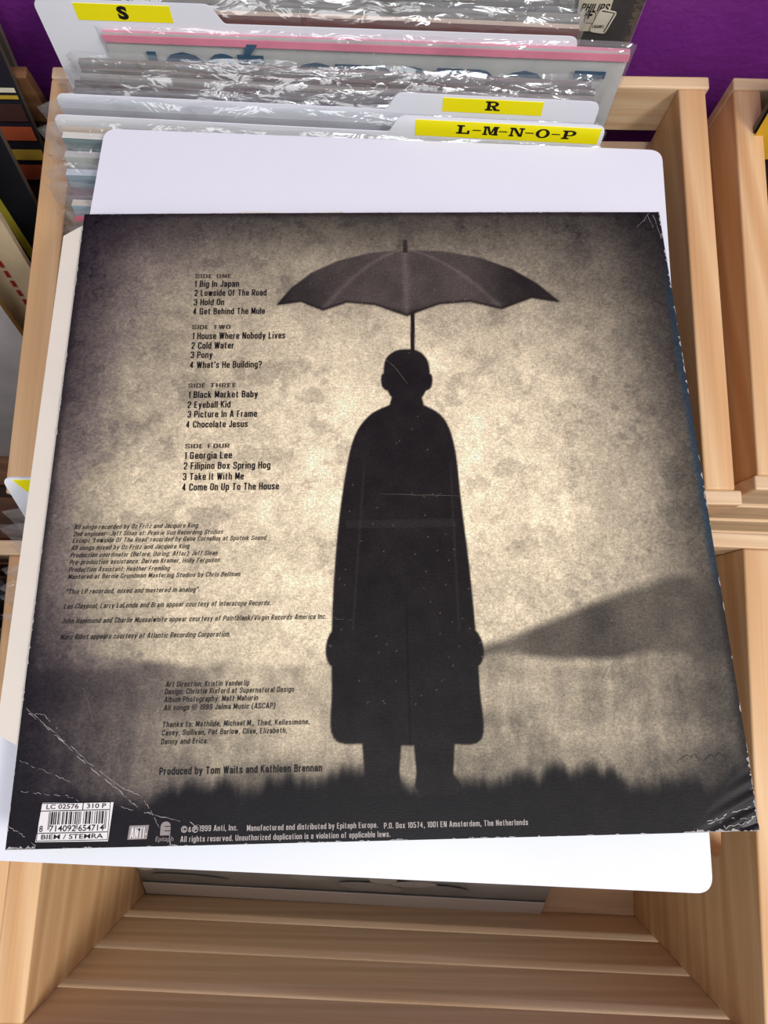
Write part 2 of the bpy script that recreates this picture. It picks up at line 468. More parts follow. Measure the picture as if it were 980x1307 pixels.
# ---- in front of the L to P divider
front = [
 ('cream and tan record in plastic right in front of the L to P divider', 158, (200, 186, 158), (196, 170, 130), 0.309),
 ('teal grey record with white top edge, second in front of the L to P divider', 168, (120, 140, 142), (226, 222, 210), 0.311),
 ('pale stone grey record in plastic, third in front of the L to P divider', 192, (184, 186, 178), (190, 190, 184), 0.311),
 ('blue white record under crinkled plastic, fourth in front of the L to P divider', 216, (142, 160, 172), (190, 200, 204), 0.312),
 ('mauve record with round dark edge, fifth in front of the L to P divider', 238, (146, 118, 126), (104, 84, 84), 0.311),
 ('pale blue record with cream edge, sixth in front of the L to P divider', 254, (142, 170, 182), (206, 196, 176), 0.312),
 ('record with red pink top edge at the left corner of the black sleeve', 274, (150, 132, 120), (206, 74, 96), 0.312),
 ('grey brown patterned record just behind the cream inner sleeve', 290, (112, 100, 90), (150, 138, 122), 0.310),
]
for i, (lb, py, c, e, hh) in enumerate(front):
    record(lb, GR, XC+0.003+i*0.0022, Yl(py)-0.006, LN+R(0.5*i), c, h=hh, edge=e, fl=0.011 if i != 4 else 0.014, fr=0.005, wr=0.0034 if i in (3, 4, 5) else 0.0022, t=0.0045, yaw=R(-2.2))
for i in range(2):
    record(['dark record in plastic, second from the front of the back crate', 'brown record in plastic at the front of the back crate'][i], GR, XC+0.022+i*.003, Yl(308+20*i)-0.007, LN+R(5+i), [(70, 66, 66), (120, 84, 70)][i], h=0.309, fl=0.009, yaw=R(-2.2))

# lettering on the pink edged record, and the picture on the black one
_font_cache = {}
def text_mesh(s, shear=0.0, weight=0.0):
    """flat outline of a string in the built-in face: (verts, faces, width at cap height 1)"""
    k = (s, shear, weight)
    if k in _font_cache: return _font_cache[k]
    cu = bpy.data.curves.new('t', 'FONT'); cu.body = s; cu.size = 1; cu.shear = shear; cu.offset = weight; cu.resolution_u = 3
    cu.fill_mode = 'FRONT'
    o = bpy.data.objects.new('t', cu); COL.objects.link(o)
    dg = bpy.context.evaluated_depsgraph_get()
    me = bpy.data.meshes.new_from_object(o.evaluated_get(dg))
    v = np.zeros(len(me.vertices)*3); me.vertices.foreach_get('co', v); v = v.reshape(-1, 3)
    f = [list(p.vertices) for p in me.polygons]
    bpy.data.objects.remove(o); bpy.data.curves.remove(cu); bpy.data.meshes.remove(me)
    _font_cache[k] = (v, f)
    return _font_cache[k]
_capv, _ = text_mesh('H'); CAP = _capv[:, 1].max()
def add_text(mb, s, x, y, width, cap, frame, shear=0.0, weight=0.012, m=0):
    """write s with its left end at (x,y), given width and cap height; frame maps (x,y) to 3D"""
    v, f = text_mesh(s, shear, weight)
    if len(v) == 0: return
    x0, x1 = v[:, 0].min(), v[:, 0].max()
    sx = width/(x1-x0); sy = cap/CAP
    mb.mesh([frame(x+(p[0]-x0)*sx, y+p[1]*sy) for p in v], f, m)

# condensed gothic lettering: skeleton strokes (points, corner radius, closed) on a cap height of 1
def open_round(pts, r, closed=False, n=5):
    out = []; N = len(pts)
    for i in range(N):
        if not closed and i in (0, N-1): out.append(tuple(pts[i])); continue
        p = Vector(pts[i]); a = Vector(pts[i-1]); b = Vector(pts[(i+1) % N])
        d = min(r, (a-p).length*.5, (b-p).length*.5)
        u = p+(a-p).normalized()*d; v = p+(b-p).normalized()*d
        for k in range(n+1):
            t = k/n; q = u*(1-t)**2+p*2*t*(1-t)+v*t*t; out.append((q.x, q.y))
    if closed: out.append(out[0])
    return out
_b, _t, _x = .07, .93, .66
def _S(*a): return list(a)
def _bowl(x0, x1, y0, y1): return ([(x0, y1), (x1, y1), (x1, y0), (x0, y0)], .16, False)
GOTHIC = {
 'A': [([(0, 0), (.17, 1)], 0), ([(.23, 1), (.40, 0)], 0), ([(.06, .27), (.34, .27)], 0), ([(.15, .96), (.25, .96)], 0)],
 'B': [([(0, 0), (0, 1)], 0), ([(0, _t), (.31, _t), (.31, .53), (0, .53)], .15), ([(0, .53), (.33, .53), (.33, _b), (0, _b)], .15)],
 'C': [([(.34, .66), (.34, _t), (0, _t), (0, _b), (.34, _b), (.34, .34)], .17)],
 'D': [([(0, 0), (0, 1)], 0), ([(0, _t), (.34, _t), (.34, _b), (0, _b)], .18)],
 'E': [([(0, 0), (0, 1)], 0), ([(0, _t), (.30, _t)], 0), ([(0, .52), (.27, .52)], 0), ([(0, _b), (.30, _b)], 0)],
 'F': [([(0, 0), (0, 1)], 0), ([(0, _t), (.30, _t)], 0), ([(0, .50), (.27, .50)], 0)],
 'G': [([(.34, .68), (.34, _t), (0, _t), (0, _b), (.34, _b), (.34, .48)], .17), ([(.18, .47), (.40, .47)], 0), ([(.34, .5), (.34, 0)], 0)],
 'H': [([(0, 0), (0, 1)], 0), ([(.34, 0), (.34, 1)], 0), ([(0, .52), (.34, .52)], 0)],
 'I': [([(0, 0), (0, 1)], 0)],
 'J': [([(.25, 1), (.25, _b), (0, _b), (0, .32)], .14)],
 'K': [([(0, 0), (0, 1)], 0), ([(.34, 1), (.03, .40)], 0), ([(.12, .58), (.36, 0)], 0)],
 'L': [([(0, 0), (0, 1)], 0), ([(0, _b), (.29, _b)], 0)],
 'M': [([(0, 0), (0, 1)], 0), ([(.46, 0), (.46, 1)], 0), ([(.04, 1), (.23, .12)], 0), ([(.42, 1), (.23, .12)], 0)],
 'N': [([(0, 0), (0, 1)], 0), ([(.36, 0), (.36, 1)], 0), ([(.03, 1), (.33, 0)], 0)],
 'O': [([(0, _t), (.34, _t), (.34, _b), (0, _b)], .18, True)],
 'P': [([(0, 0), (0, 1)], 0), ([(0, _t), (.33, _t), (.33, .45), (0, .45)], .16)],
 'Q': [([(0, _t), (.34, _t), (.34, _b), (0, _b)], .18, True), ([(.2, .2), (.38, -.05)], 0)],
 'R': [([(0, 0), (0, 1)], 0), ([(0, _t), (.33, _t), (.33, .48), (0, .48)], .16), ([(.16, .48), (.34, 0)], 0)],
 'S': [([(.33, .68), (.33, _t), (0, _t), (0, .58), (.34, .42), (.34, _b), (0, _b), (0, .32)], .15)],
 'T': [([(.18, 0), (.18, 1)], 0), ([(-.03, _t), (.39, _t)], 0)],
 'U': [([(0, 1), (0, _b), (.34, _b), (.34, 1)], .17)],
 'V': [([(0, 1), (.17, 0)], 0), ([(.38, 1), (.21, 0)], 0)],
 'W': [([(0, 1), (.13, 0)], 0), ([(.29, 1), (.15, 0)], 0), ([(.29, 1), (.43, 0)], 0), ([(.58, 1), (.45, 0)], 0)],
 'X': [([(0, 1), (.36, 0)], 0), ([(.36, 1), (0, 0)], 0)],
 'Y': [([(0, 1), (.18, .42)], 0), ([(.36, 1), (.18, .42)], 0), ([(.18, .46), (.18, 0)], 0)],
 'Z': [([(0, _t), (.32, _t)], 0), ([(.32, _t), (0, _b)], 0), ([(0, _b), (.32, _b)], 0)],
 'a': [([(.01, .49), (.01, _x), (.28, _x), (.28, 0)], .13), ([(.28, .40), (0, .36), (0, _b), (.28, _b), (.28, .25)], .12)],
 'b': [([(0, 0), (0, 1)], 0), ([(0, _x), (.29, _x), (.29, _b), (0, _b)], .14)],
 'c': [([(.28, .46), (.28, _x), (0, _x), (0, _b), (.28, _b), (.28, .27)], .14)],
 'd': [([(.29, 0), (.29, 1)], 0), ([(.29, _x), (0, _x), (0, _b), (.29, _b)], .14)],
 'e': [([(0, .37), (.29, .37)], 0), ([(.29, .34), (.29, _x), (0, _x), (0, _b), (.29, _b), (.29, .24)], .14)],
 'f': [([(.23, _t), (.08, _t), (.08, 0)], .13), ([(-.03, _x), (.21, _x)], 0)],
 'g': [([(.29, .73), (.29, -.18), (0, -.18), (0, -.06)], .13), ([(.29, _x), (0, _x), (0, _b), (.29, _b)], .14)],
 'h': [([(0, 0), (0, 1)], 0), ([(0, _x), (.29, _x), (.29, 0)], .14)],
 'i': [([(0, 0), (0, .73)], 0), ([(0, .86), (0, 1)], 0)],
 'j': [([(.06, .73), (.06, -.18), (-.08, -.18)], .11), ([(.06, .86), (.06, 1)], 0)],
 'k': [([(0, 0), (0, 1)], 0), ([(.28, .73), (.02, .30)], 0), ([(.10, .44), (.30, 0)], 0)],
 'l': [([(0, 0), (0, 1)], 0)],
 'm': [([(0, 0), (0, .73)], 0), ([(0, _x), (.26, _x), (.26, 0)], .13), ([(.26, _x), (.52, _x), (.52, 0)], .13)],
 'n': [([(0, 0), (0, .73)], 0), ([(0, _x), (.29, _x), (.29, 0)], .14)],
 'o': [([(0, _x), (.29, _x), (.29, _b), (0, _b)], .15, True)],
 'p': [([(0, -.25), (0, .73)], 0), ([(0, _x), (.29, _x), (.29, _b), (0, _b)], .14)],
 'q': [([(.29, -.25), (.29, .73)], 0), ([(.29, _x), (0, _x), (0, _b), (.29, _b)], .14)],
 'r': [([(0, 0), (0, .73)], 0), ([(0, .5), (.03, _x), (.19, _x)], .12)],
 's': [([(.26, .50), (.26, _x), (0, _x), (0, .42), (.27, .31), (.27, _b), (0, _b), (0, .23)], .12)],
 't': [([(.08, .92), (.08, _b), (.22, _b)], .11), ([(-.03, _x), (.21, _x)], 0)],
 'u': [([(0, .73), (0, _b), (.29, _b)], .14), ([(.29, .73), (.29, 0)], 0)],
 'v': [([(0, .73), (.14, 0)], 0), ([(.31, .73), (.17, 0)], 0)],
 'w': [([(0, .73), (.11, 0)], 0), ([(.23, .73), (.13, 0)], 0), ([(.23, .73), (.34, 0)], 0), ([(.46, .73), (.36, 0)], 0)],
 'x': [([(0, .73), (.30, 0)], 0), ([(.30, .73), (0, 0)], 0)],
 'y': [([(0, .73), (.15, .02)], 0), ([(.31, .73), (.12, -.18), (-.01, -.18)], .08)],
 'z': [([(0, _x), (.26, _x)], 0), ([(.26, _x), (0, _b)], 0), ([(0, _b), (.26, _b)], 0)],
 '0': [([(0, _t), (.32, _t), (.32, _b), (0, _b)], .17, True)],
 '1': [([(.12, 0), (.12, 1)], 0), ([(.12, .92), (0, .78)], 0)],
 '2': [([(0, .70), (0, _t), (.31, _t), (.31, .55), (.0, .16)], .15), ([(0, _b), (.33, _b)], 0), ([(.0, .2), (0, _b)], 0)],
 '3': [([(0, .72), (0, _t), (.31, _t), (.31, .53), (.1, .53)], .14), ([(.1, .53), (.32, .53), (.32, _b), (0, _b), (0, .3)], .14)],
 '4': [([(.24, 0), (.24, 1)], 0), ([(.24, .98), (0, .28)], 0), ([(0, .27), (.36, .27)], 0)],
 '5': [([(.30, _t), (.03, _t)], 0), ([(.03, _t), (.0, .52)], 0), ([(0, .56), (.32, .58), (.32, _b), (0, _b), (0, .28)], .15)],
 '6': [([(.31, .74), (.31, _t), (0, _t), (0, _b), (.32, _b), (.32, .56), (0, .56)], .15)],
 '7': [([(0, _t), (.32, _t)], 0), ([(.32, _t), (.10, 0)], 0)],
 '8': [([(.01, _t), (.31, _t), (.31, .53), (.01, .53)], .14, True), ([(0, .53), (.32, .53), (.32, _b), (0, _b)], .14, True)],
 '9': [([(.01, .26), (.01, _b), (.32, _b), (.32, _t), (0, _t), (0, .44), (.32, .44)], .15)],
 '.': [([(0, 0), (0, .15)], 0)], ',': [([(.02, .15), (.02, .02), (-.03, -.14)], 0)], '-': [([(0, .38), (.18, .38)], 0)],
 "'": [([(0, .70), (0, 1)], 0)], '"': [([(0, .70), (0, 1)], 0), ([(.17, .70), (.17, 1)], 0)],
 '?': [([(0, .70), (0, _t), (.30, _t), (.30, .58), (.13, .44), (.13, .26)], .13), ([(.13, 0), (.13, .15)], 0)],
 ':': [([(0, 0), (0, .15)], 0), ([(0, .55), (0, .70)], 0)], '(': [([(.14, 1.05), (0, .75), (0, .15), (.14, -.15)], .2)], ')': [([(0, 1.05), (.14, .75), (.14, .15), (0, -.15)], .2)],
 '/': [([(0, -.1), (.28, 1.05)], 0)],
 '&': [([(.40, .02), (.06, .66), (.06, _t), (.26, _t), (.26, .66), (0, .40), (0, _b), (.26, _b), (.40, .42)], .11)],
 '©': [([(-.1, 1), (.62, 1), (.62, 0), (-.1, 0)], .34, True, .09), ([(.40, .60), (.40, .74), (.12, .74), (.12, .26), (.40, .26), (.40, .40)], .12, False, .1)],
}
def gothic(mb, s, x, y, width, cap, frame, shear=0.0, sw=.15, m=0):
    """set a line in the condensed gothic, fitted to the width; frame maps (x,y) to 3D"""
    pen = 0.0; quads = []
    for ch in s:
        if ch == ' ': pen += .32; continue
        st = GOTHIC[ch]; mx = 0
        for g in st:
            pts, r = g[0], g[1]; cl = len(g) > 2 and g[2]; k = g[3] if len(g) > 3 else sw
            pl = open_round(pts, r, cl) if (r > 0) else [tuple(p) for p in pts]
            mx = max(mx, max(p[0] for p in pts))
            V2 = [Vector(p) for p in pl]; N = len(V2); L = []; Q = []
            for i in range(N):
                if cl and i in (0, N-1): d = V2[1]-V2[N-2]
                else: d = V2[min(i+1, N-1)]-V2[max(i-1, 0)]
                d = d.normalized() if d.length > 1e-9 else Vector((1, 0))
                n = Vector((-d.y, d.x))*k/2
                if r == 0 and abs(d.y) > .3 and abs(d.x) > .02: n = Vector((-k/2*(1 if d.y > 0 else -1)*1.02, 0))   # flat ends on diagonals
                L.append(V2[i]+n); Q.append(V2[i]-n)
            for i in range(N-1):
                quads.append([(pen+p.x, p.y) for p in (Q[i], Q[i+1], L[i+1], L[i])])
        pen += mx+.15+.105
    x0 = min(p[0] for q in quads for p in q); x1 = max(p[0] for q in quads for p in q)
    sx = width/(x1-x0)
    for q in quads:
        mb.poly([frame(x+((p[0]-x0))*sx+shear*p[1]*cap, y+p[1]*cap) for p in q], m)

mb = MB()
fr_ = lambda x, y: (x, -0.0022, y)
add_text(mb, 'JOSÉ', -0.139, 0.2775, 0.077, 0.0245, fr_, weight=0.03)
add_text(mb, 'CERRERO', -0.046, 0.2760, 0.158, 0.0225, fr_, weight=0.03)
add_text(mb, 'T', 0.1275, 0.280, 0.019, 0.020, fr_, weight=0.04)
mb.build('title_lettering', paint(64, 92, 116), jose)
mb = MB(); mb.box(-RW/2, RW/2, -0.0019, -0.0014, 0.3078, 0.3123)
mb.build('top_stripe', paint(222, 136, 156), jose)

mb = MB()
def pf(dy): return lambda x, y: (x, dy, y)
b_ = None
# ------------------------------------------------------------------ dividers
def divider(label, group, xl, wdt, topY, lean, h, tab=None, tabh=0.0115, yaw=0.0, roll=0.0, floor=FL, rad=0.006):
    by = topY - h*math.sin(lean)
    mat = Matrix.Translation((xl+wdt/2, by, floor)) @ Matrix.Rotation(yaw, 4, 'Z') @ Matrix.Rotation(-lean, 4, 'X') @ Matrix.Rotation(roll, 4, 'Y')
    a = -wdt/2; b = wdt/2
    if tab is None:
        pts = [(a, 0), (b, 0), (b, h), (a, h)]; rd = [rad]*4
    elif tab[0] == 'L':
        e = a+tab[1]
        pts = [(a, 0), (b, 0), (b, h), (e+0.007, h), (e, h+tabh), (a, h+tabh)]; rd = [rad, rad, rad, .003, .006, .006]
    else:
        e = b-tab[1]
        pts = [(a, 0), (b, 0), (b, h+tabh), (e, h+tabh), (e-0.006, h), (a, h)]; rd = [rad, rad, .006, .006, .003, .006]
    mb = MB(); plate(mb, rounded(pts, rd), -0.0004, 0.0004)
    o = mb.build('divider_card', M['white_card'])
    o.matrix_world = mat
    tag(o, label, 'divider', group)
    return o, mat
GD = 'white lettered divider cards'
def sticker(div, x0, x1, z0, z1, skew=0.0):
    mb = MB(); plate(mb, [(x0, z0), (x1, z0), (x1+skew, z1), (x0+skew, z1)], -0.00065, -0.0004)
    return mb.build('tab_label', M['yellow'], div)

# slab serif capitals out of quads, unit cell 1 x 1
def quad(x0, y0, x1, y1): return [(x0, y0), (x1, y0), (x1, y1), (x0, y1)]
def ringpts(cx, cy, rx, ry, tx, ty, a0, a1, n=14):
    out = []
    for i in range(n):
        t0 = a0+(a1-a0)*i/n; t1 = a0+(a1-a0)*(i+1)/n
        out.append([(cx+rx*math.cos(t0), cy+ry*math.sin(t0)), (cx+rx*math.cos(t1), cy+ry*math.sin(t1)),
                    (cx+(rx-tx)*math.cos(t1), cy+(ry-ty)*math.sin(t1)), (cx+(rx-tx)*math.cos(t0), cy+(ry-ty)*math.sin(t0))])
    return out
GLY = {
 'L': [quad(.0, 0, .95, .17), quad(.0, .83, .55, 1), quad(.15, 0, .40, 1), quad(.78, 0, .95, .42)],
 'M': [quad(0, 0, .36, .17), quad(.66, 0, 1.12, .17), quad(0, .83, .30, 1), quad(.82, .83, 1.12, 1), quad(.08, 0, .25, 1), quad(.80, 0, 1.04, 1), [(.2, 1), (.5, .05), (.64, .05), (.42, 1)], [(.5, .05), (.62, .05), (.92, 1), (.74, 1)]],
 'N': [quad(0, 0, .36, .17), quad(0, .83, .34, 1), quad(.66, .83, 1.05, 1), quad(.1, 0, .25, 1), quad(.8, 0, .95, 1), [(.15, 1), (.72, 0), (.95, 0), (.40, 1)]],
 'O': ringpts(.5, .5, .5, .53, .25, .15, 0, 2*math.pi, 20),
 'P': [quad(0, 0, .55, .17), quad(0, .83, .55, 1), quad(.13, 0, .38, 1), quad(.38, .85, .6, 1), quad(.38, .36, .6, .50)] + ringpts(.58, .68, .40, .32, .25, .15, -math.pi/2, math.pi/2),
 'R': [quad(0, 0, .55, .17), quad(0, .83, .55, 1), quad(.13, 0, .38, 1), quad(.38, .85, .6, 1), quad(.38, .42, .6, .56)] + ringpts(.58, .71, .38, .29, .25, .14, -math.pi/2, math.pi/2) + [[(.45, .45), (.68, .50), (.88, .12), (.66, .0)], quad(.66, 0, 1.08, .17)],
 '-': [quad(.2, .42, .8, .54)],
}
def word(lab, s, x0, x1, z0, hgt, slant=0.0):
    mb = MB(); n = len(s); step = (x1-x0)/max(1, (n-1)) if n > 1 else 0
    for i, ch in enumerate(s):
        wd_ = 0.0080
        for p in GLY[ch]:
            mb.poly([(x0+i*step+(q[0]-.5)*wd_+slant*q[1]*hgt, -0.00075, z0+q[1]*hgt) for q in p])
    return mb.build('lettering', M['ink'], lab)

dS, _ = divider('white divider card with yellow S label on a left tab', GD, -0.2085, 0.318, 0.3552, R(8), 0.3175, ('L', 0.102), yaw=R(-1.3))
lb = sticker(dS, -0.136, -0.080, 0.3175, 0.3275)
mb = MB(); add_text(mb, 'S', -0.1115, 0.3193, 0.0062, 0.0068, lambda x, y: (x, -0.00075, y), weight=0.06); mb.build('lettering', M['ink'], lb)
dR, _ = divider('white divider card with yellow R label on a right tab', GD, -0.199, 0.317, 0.3070, LN, 0.3125, ('R', 0.116), yaw=R(-2.1))
lb = sticker(dR, 0.0690, 0.1265, 0.3135, 0.3225)
word(lb, 'R', 0.0975, 0.0975, 0.3155, 0.0062)
dL, _ = divider('white divider card with wide yellow L M N O P label on a right tab', GD, -0.199, 0.3195, 0.2925, LN, 0.3125, ('R', 0.117), yaw=R(-2.3))
lb = sticker(dL, 0.0520, 0.1575, 0.3115, 0.3222)
word(lb, 'L-M-N-O-P', 0.0795, 0.1400, 0.3142, 0.0060, 0.05)

# ------------------------------------------------------------------ records in the front crate
GF = 'records in plastic in the front crate'
LF = R(30)
FLF = FL+0.062
fcols = [(176, 172, 166), (92, 90, 92), (200, 196, 190), (60, 58, 60), (150, 140, 128), (216, 214, 210), (112, 110, 112)]
fn = ['light grey', 'dark grey', 'off white', 'black', 'tan grey', 'white', 'steel grey']
fo = ['nearest the lettered divider', 'second in front of its divider', 'third in front of its divider', 'fourth in front of its divider', 'fifth in front of its divider', 'sixth in front of its divider', 'last before the leaning front record']
for i in range(7):
    record(fn[i]+' record in plastic in the front crate, '+fo[i], GF, -0.006, 0.0625-0.0082*i, LF+R(0.5*i+.5), fcols[i], h=0.309-0.001*i, roll=R(-2.6), floor=FLF, fl=0.016+random.uniform(-.004, .003), fr=0.004, wr=0.0026)
dF, _ = divider('white divider card with a yellow label at the left edge, in the front crate', GD, -0.1825, 0.317, 0.074, LF+R(1.5), 0.302, ('L', 0.09), yaw=R(-1.2), roll=R(-3.0), floor=FLF)
sticker(dF, -0.149, -0.085, 0.3035, 0.3120, -0.004)
lowrec, low_mat = record('record leaning far back in the front crate, photo cover with a white lower border', GF, -0.0275, -0.2055+0.300*math.sin(R(41)), R(41), (146, 140, 132), h=0.300, yaw=R(-1.9), floor=FLF, fl=0.003, fr=0.003, wr=0.0015)
mb = MB(); mb.box(-RW/2+.001, RW/2-.001, -0.0019, -0.0015, 0.002, 0.0215); mb.build('lower_border', M['white_print'], lowrec)
mb = MB()
for q in ringpts(0, 0, .012, .021, .006, .009, R(-150), R(60), 16):
    mb.poly([(-0.150+p[0], -0.0021, 0.064+p[1]) for p in q])
mb.build('printed_mark', paint(206, 196, 178), lowrec)
mb = MB(); r_ = random.Random(3)
for k in range(46):      # blurred photo on the cover: overlapping soft lens shapes in three greys
    cx_, cz_ = r_.uniform(-.135, .135), r_.uniform(.032, .13); a_, b2 = r_.uniform(.010, .034), r_.uniform(.003, .009); tl = r_.uniform(-.3, .3)
    a_ = min(a_, .152-abs(cx_))
    mb.poly([(cx_+a_*math.cos(t), -0.0015-.00002*k, cz_+b2*math.sin(t)+tl*a_*math.cos(t)*.4) for t in np.linspace(0, 2*math.pi, 17)[:-1]], k % 3)
mb.build('printed_shapes', [paint(160, 153, 145), paint(132, 126, 118), paint(150, 143, 134)], lowrec)['kind'] = 'stuff'

# ------------------------------------------------------------------ left and right neighbours
GN = 'records in the crate at the left edge'
def side_rec(label, px, py, z, lean, col, edge=(92, 82, 72), group=GN, sleeve=False, right=True, yaw=0.0, h=RW, t=0.004):
    p = at(px, py, z)
    # the record edge passes through this point at height z
    topY = p.y + (FL+h*math.cos(lean)-z)*math.tan(lean)
    xc = p.x-RW/2 if right else p.x+RW/2
    return record(label, group, xc, topY, lean, col, h=h, edge=edge, sleeve=sleeve, yaw=yaw, t=t)[0]
s1 = side_rec('dark record with orange and yellow stripes at the left edge', 38, 150, -0.02, R(19), (36, 34, 42))
def stripe(rt, pts, col, d=-0.0019):
    mb = MB(); plate(mb, pts, d, d+0.0003); return mb.build('printed_stripe', paint(*col), rt)
xr = RW/2-0.001; xl_ = RW/2-0.12
zt = 0.272
for dz, hh, c in ((0.000, .003, (224, 214, 190)), (-0.0045, .0025, (196, 160, 60)), (-0.020, .012, (70, 44, 40)), (-0.034, .010, (178, 84, 52)), (-0.049, .008, (196, 160, 60)), (-0.065, .012, (178, 80, 50)), (-0.082, .012, (74, 44, 40)), (-0.096, .008, (168, 78, 50))):
    stripe(s1, [(xl_, zt+dz), (xr, zt+dz), (xr, zt+dz+hh), (xl_, zt+dz+hh)], c)
s2 = side_rec('black record with one yellow stripe at the left edge', 46, 262, -0.03, R(17), (24, 26, 32))
stripe(s2, [(xr-.012, .05), (xr-.006, .05), (xr-.022, .268), (xr-.028, .268)], (186, 176, 60))
s3 = side_rec('cream record with a red dotted line at the left edge', 40, 345, -0.05, R(15), (206, 186, 152), edge=(206, 190, 160))
mb = MB()
for k in range(24): mb.box(xr-.018, xr-.0155, -0.0019, -0.0015, 0.06+k*.0095, 0.066+k*.0095)
mb.build('dotted_line', paint(150, 40, 34), s3)
s4 = side_rec('grey white record, frontmost at the left edge', 22, 420, -0.07, R(14), (176, 172, 172), edge=(150, 120, 60))
s5 = side_rec('brown edged record behind the striped one', 30, 110, -0.02, R(20), (74, 66, 60), edge=(110, 100, 88))
for k, (lb, c) in enumerate((('added black record for shade in the lower left crate, rearmost', (30, 27, 27)), ('added dark brown record for shade in the lower left crate, between two others', (62, 46, 38)), ('added charcoal record for shade in the lower left crate, frontmost', (40, 38, 40)))):
    record(lb, 'added dark records in the crate at the lower left edge', -0.2235-RW/2, 0.034-0.03*k, R(16), c, h=0.285)  # added records: their dark covers stand in for shade inside this crate
n1 = side_rec('yellow and black record with a white sticker at the right edge', 961, 170, 0.0, R(10), (24, 22, 24), group='records in the crate at the right edge', right=False)
mb = MB(); mb.box(-RW/2+.001, -RW/2+.12, -0.0019, -0.0015, 0.245, 0.306); mb.build('printed_band', paint(206, 160, 40), n1)
mb = MB(); plate(mb, rounded([(-RW/2+.004, 0.285), (-RW/2+.06, 0.285), (-RW/2+.06, .311), (-RW/2+.004, .311)], .003), -0.0024, -0.0019); stk = mb.build('price_sticker', M['white_print'], n1)

# ------------------------------------------------------------------ the white card and the record sleeve lying across both crates
def frame_of(rv, t):
    v = Vector(rv); return Matrix.Translation(t) @ Quaternion(v.normalized(), v.length).to_matrix().to_4x4()
CARD = frame_of((-0.0812, -0.0016, -0.0279), (-0.0096, 0.0910, 0.0680))
cw, ch_ = 0.3195, 0.3850
mb = MB(); plate(mb, rounded([(-cw/2, -ch_/2), (cw/2, -ch_/2), (cw/2, ch_/2), (-cw/2, ch_/2)], 0.0075, 8), -0.0005, 0.0005, 'xy')
card = mb.build('divider_card', M['white_card']); card.matrix_world = CARD
tag(card, 'large blank white card lying under the black and sepia record sleeve', 'divider', GD)

COVER = frame_of((-0.123, 0.0169, 0.0349), (-0.0021, 0.0746, 0.0811))
CINV = COVER.inverted()
_cn = COVER.to_3x3() @ Vector((0, 0, 1))
def cov(px, py):
    d = ray(px, py); t = (COVER.translation-CAM_O).dot(_cn)/d.dot(_cn)
    q = CINV @ (CAM_O + d*t)
    return q.x, q.y
HW = RW/2
def plane_z(x, y):
    """gentle bow of the sleeve and its crumpled lower right corner"""
    z = -0.0004*(x/HW)**2
    dx = HW-x; dy = y+HW
    s = dx+dy
    if s < 0.03: z += 0.0005*math.sin((dx*0.7+dy*1.6)*620)*max(0, 1-s/0.03) - 0.0012*(1-s/0.03)
    s2 = (x+HW)+(y+HW)
    if s2 < 0.075: z += -0.0010*((0.075-s2)/0.075)
    return z
plane_zv = np.vectorize(plane_z)

body = MB()
# material 0 black board, 1 navy spine
# two boards with an open left mouth, joined by the spine on the right
TH = 0.0046
nb = 40
for off, flip in ((-0.0004, False), (-0.0010, True)):
    V = [(x, y, plane_z(x, y)+off) for y in np.linspace(-HW, HW, nb+1) for x in np.linspace(-HW, HW-0.0006, nb+1)]
    F = []
    for j in range(nb):
        for i in range(nb):
            q = [j*(nb+1)+i, j*(nb+1)+i+1, (j+1)*(nb+1)+i+1, (j+1)*(nb+1)+i]
            F.append(q[::-1] if flip else q)
    body.mesh(V, F)
body.box(-HW, HW-0.0008, -HW, HW, -TH, -TH+0.0006)
body.box(HW-0.0014, HW-.0002, -HW+.012, HW, -TH, -0.0012, 1)
slv = body.build('record_sleeve', [M['board_black'], M['spine']])
slv.matrix_world = COVER
tag(slv, 'black and sepia record sleeve lying printed back up on the large white card', 'record sleeve')

# ---- the printed picture: a plain figure with an umbrella in a meadow
def vnoise(x, y, f, seed):
    r = np.random.default_rng(seed); n = int(f)+3
    g = r.random((n, n)); X = (x*f) % (n-1.001); Y = (y*f) % (n-1.001)
    i = np.clip(X.astype(int), 0, n-2); j = np.clip(Y.astype(int), 0, n-2)
    a = X-i; b = Y-j; a = a*a*(3-2*a); b = b*b*(3-2*b)
    return (g[j, i]*(1-a)+g[j, i+1]*a)*(1-b)+(g[j+1, i]*(1-a)+g[j+1, i+1]*a)*b
def fbm(x, y, f, o, seed, gain=0.55):
    s = 0; a = 1; t = 0
    for k in range(o):
        s = s+a*vnoise(x, y, f*2**k, seed+k); t += a; a *= gain
    return s/t
def sm(a, b, x):
    t = np.clip((x-a)/(b-a), 0, 1); return t*t*(3-2*t)
def sdf(X, Y, pts):
    """signed distance to a polygon, negative inside"""
    d = np.full(X.shape, 1e9); s = np.zeros(X.shape, bool); n = len(pts)
    for i in range(n):
        ax, ay = pts[i]; bx, by = pts[(i+1) % n]
        ex, ey = bx-ax, by-ay
        wx, wy = X-ax, Y-ay
        h = np.clip((wx*ex+wy*ey)/(ex*ex+ey*ey+1e-12), 0, 1)
        d = np.minimum(d, (wx-ex*h)**2+(wy-ey*h)**2)
        c = ((ay > Y) != (by > Y)) & (X < (bx-ax)*(Y-ay)/(by-ay+1e-12)+ax)
        s ^= c
    d = np.sqrt(d); return np.where(s, -d, d)
def smooth_poly(pts, n=5):
    """Catmull-Rom through the points"""
    out = []; N = len(pts)
    for i in range(N):
        p0, p1, p2, p3 = [np.array(pts[(i+k-1) % N], float) for k in range(4)]
        for k in range(n):
            t = k/n
            out.append(tuple(0.5*((2*p1)+(-p0+p2)*t+(2*p0-5*p1+4*p2-p3)*t*t+(-p0+3*p1-3*p2+p3)*t**3)))
    return out
NG = 600
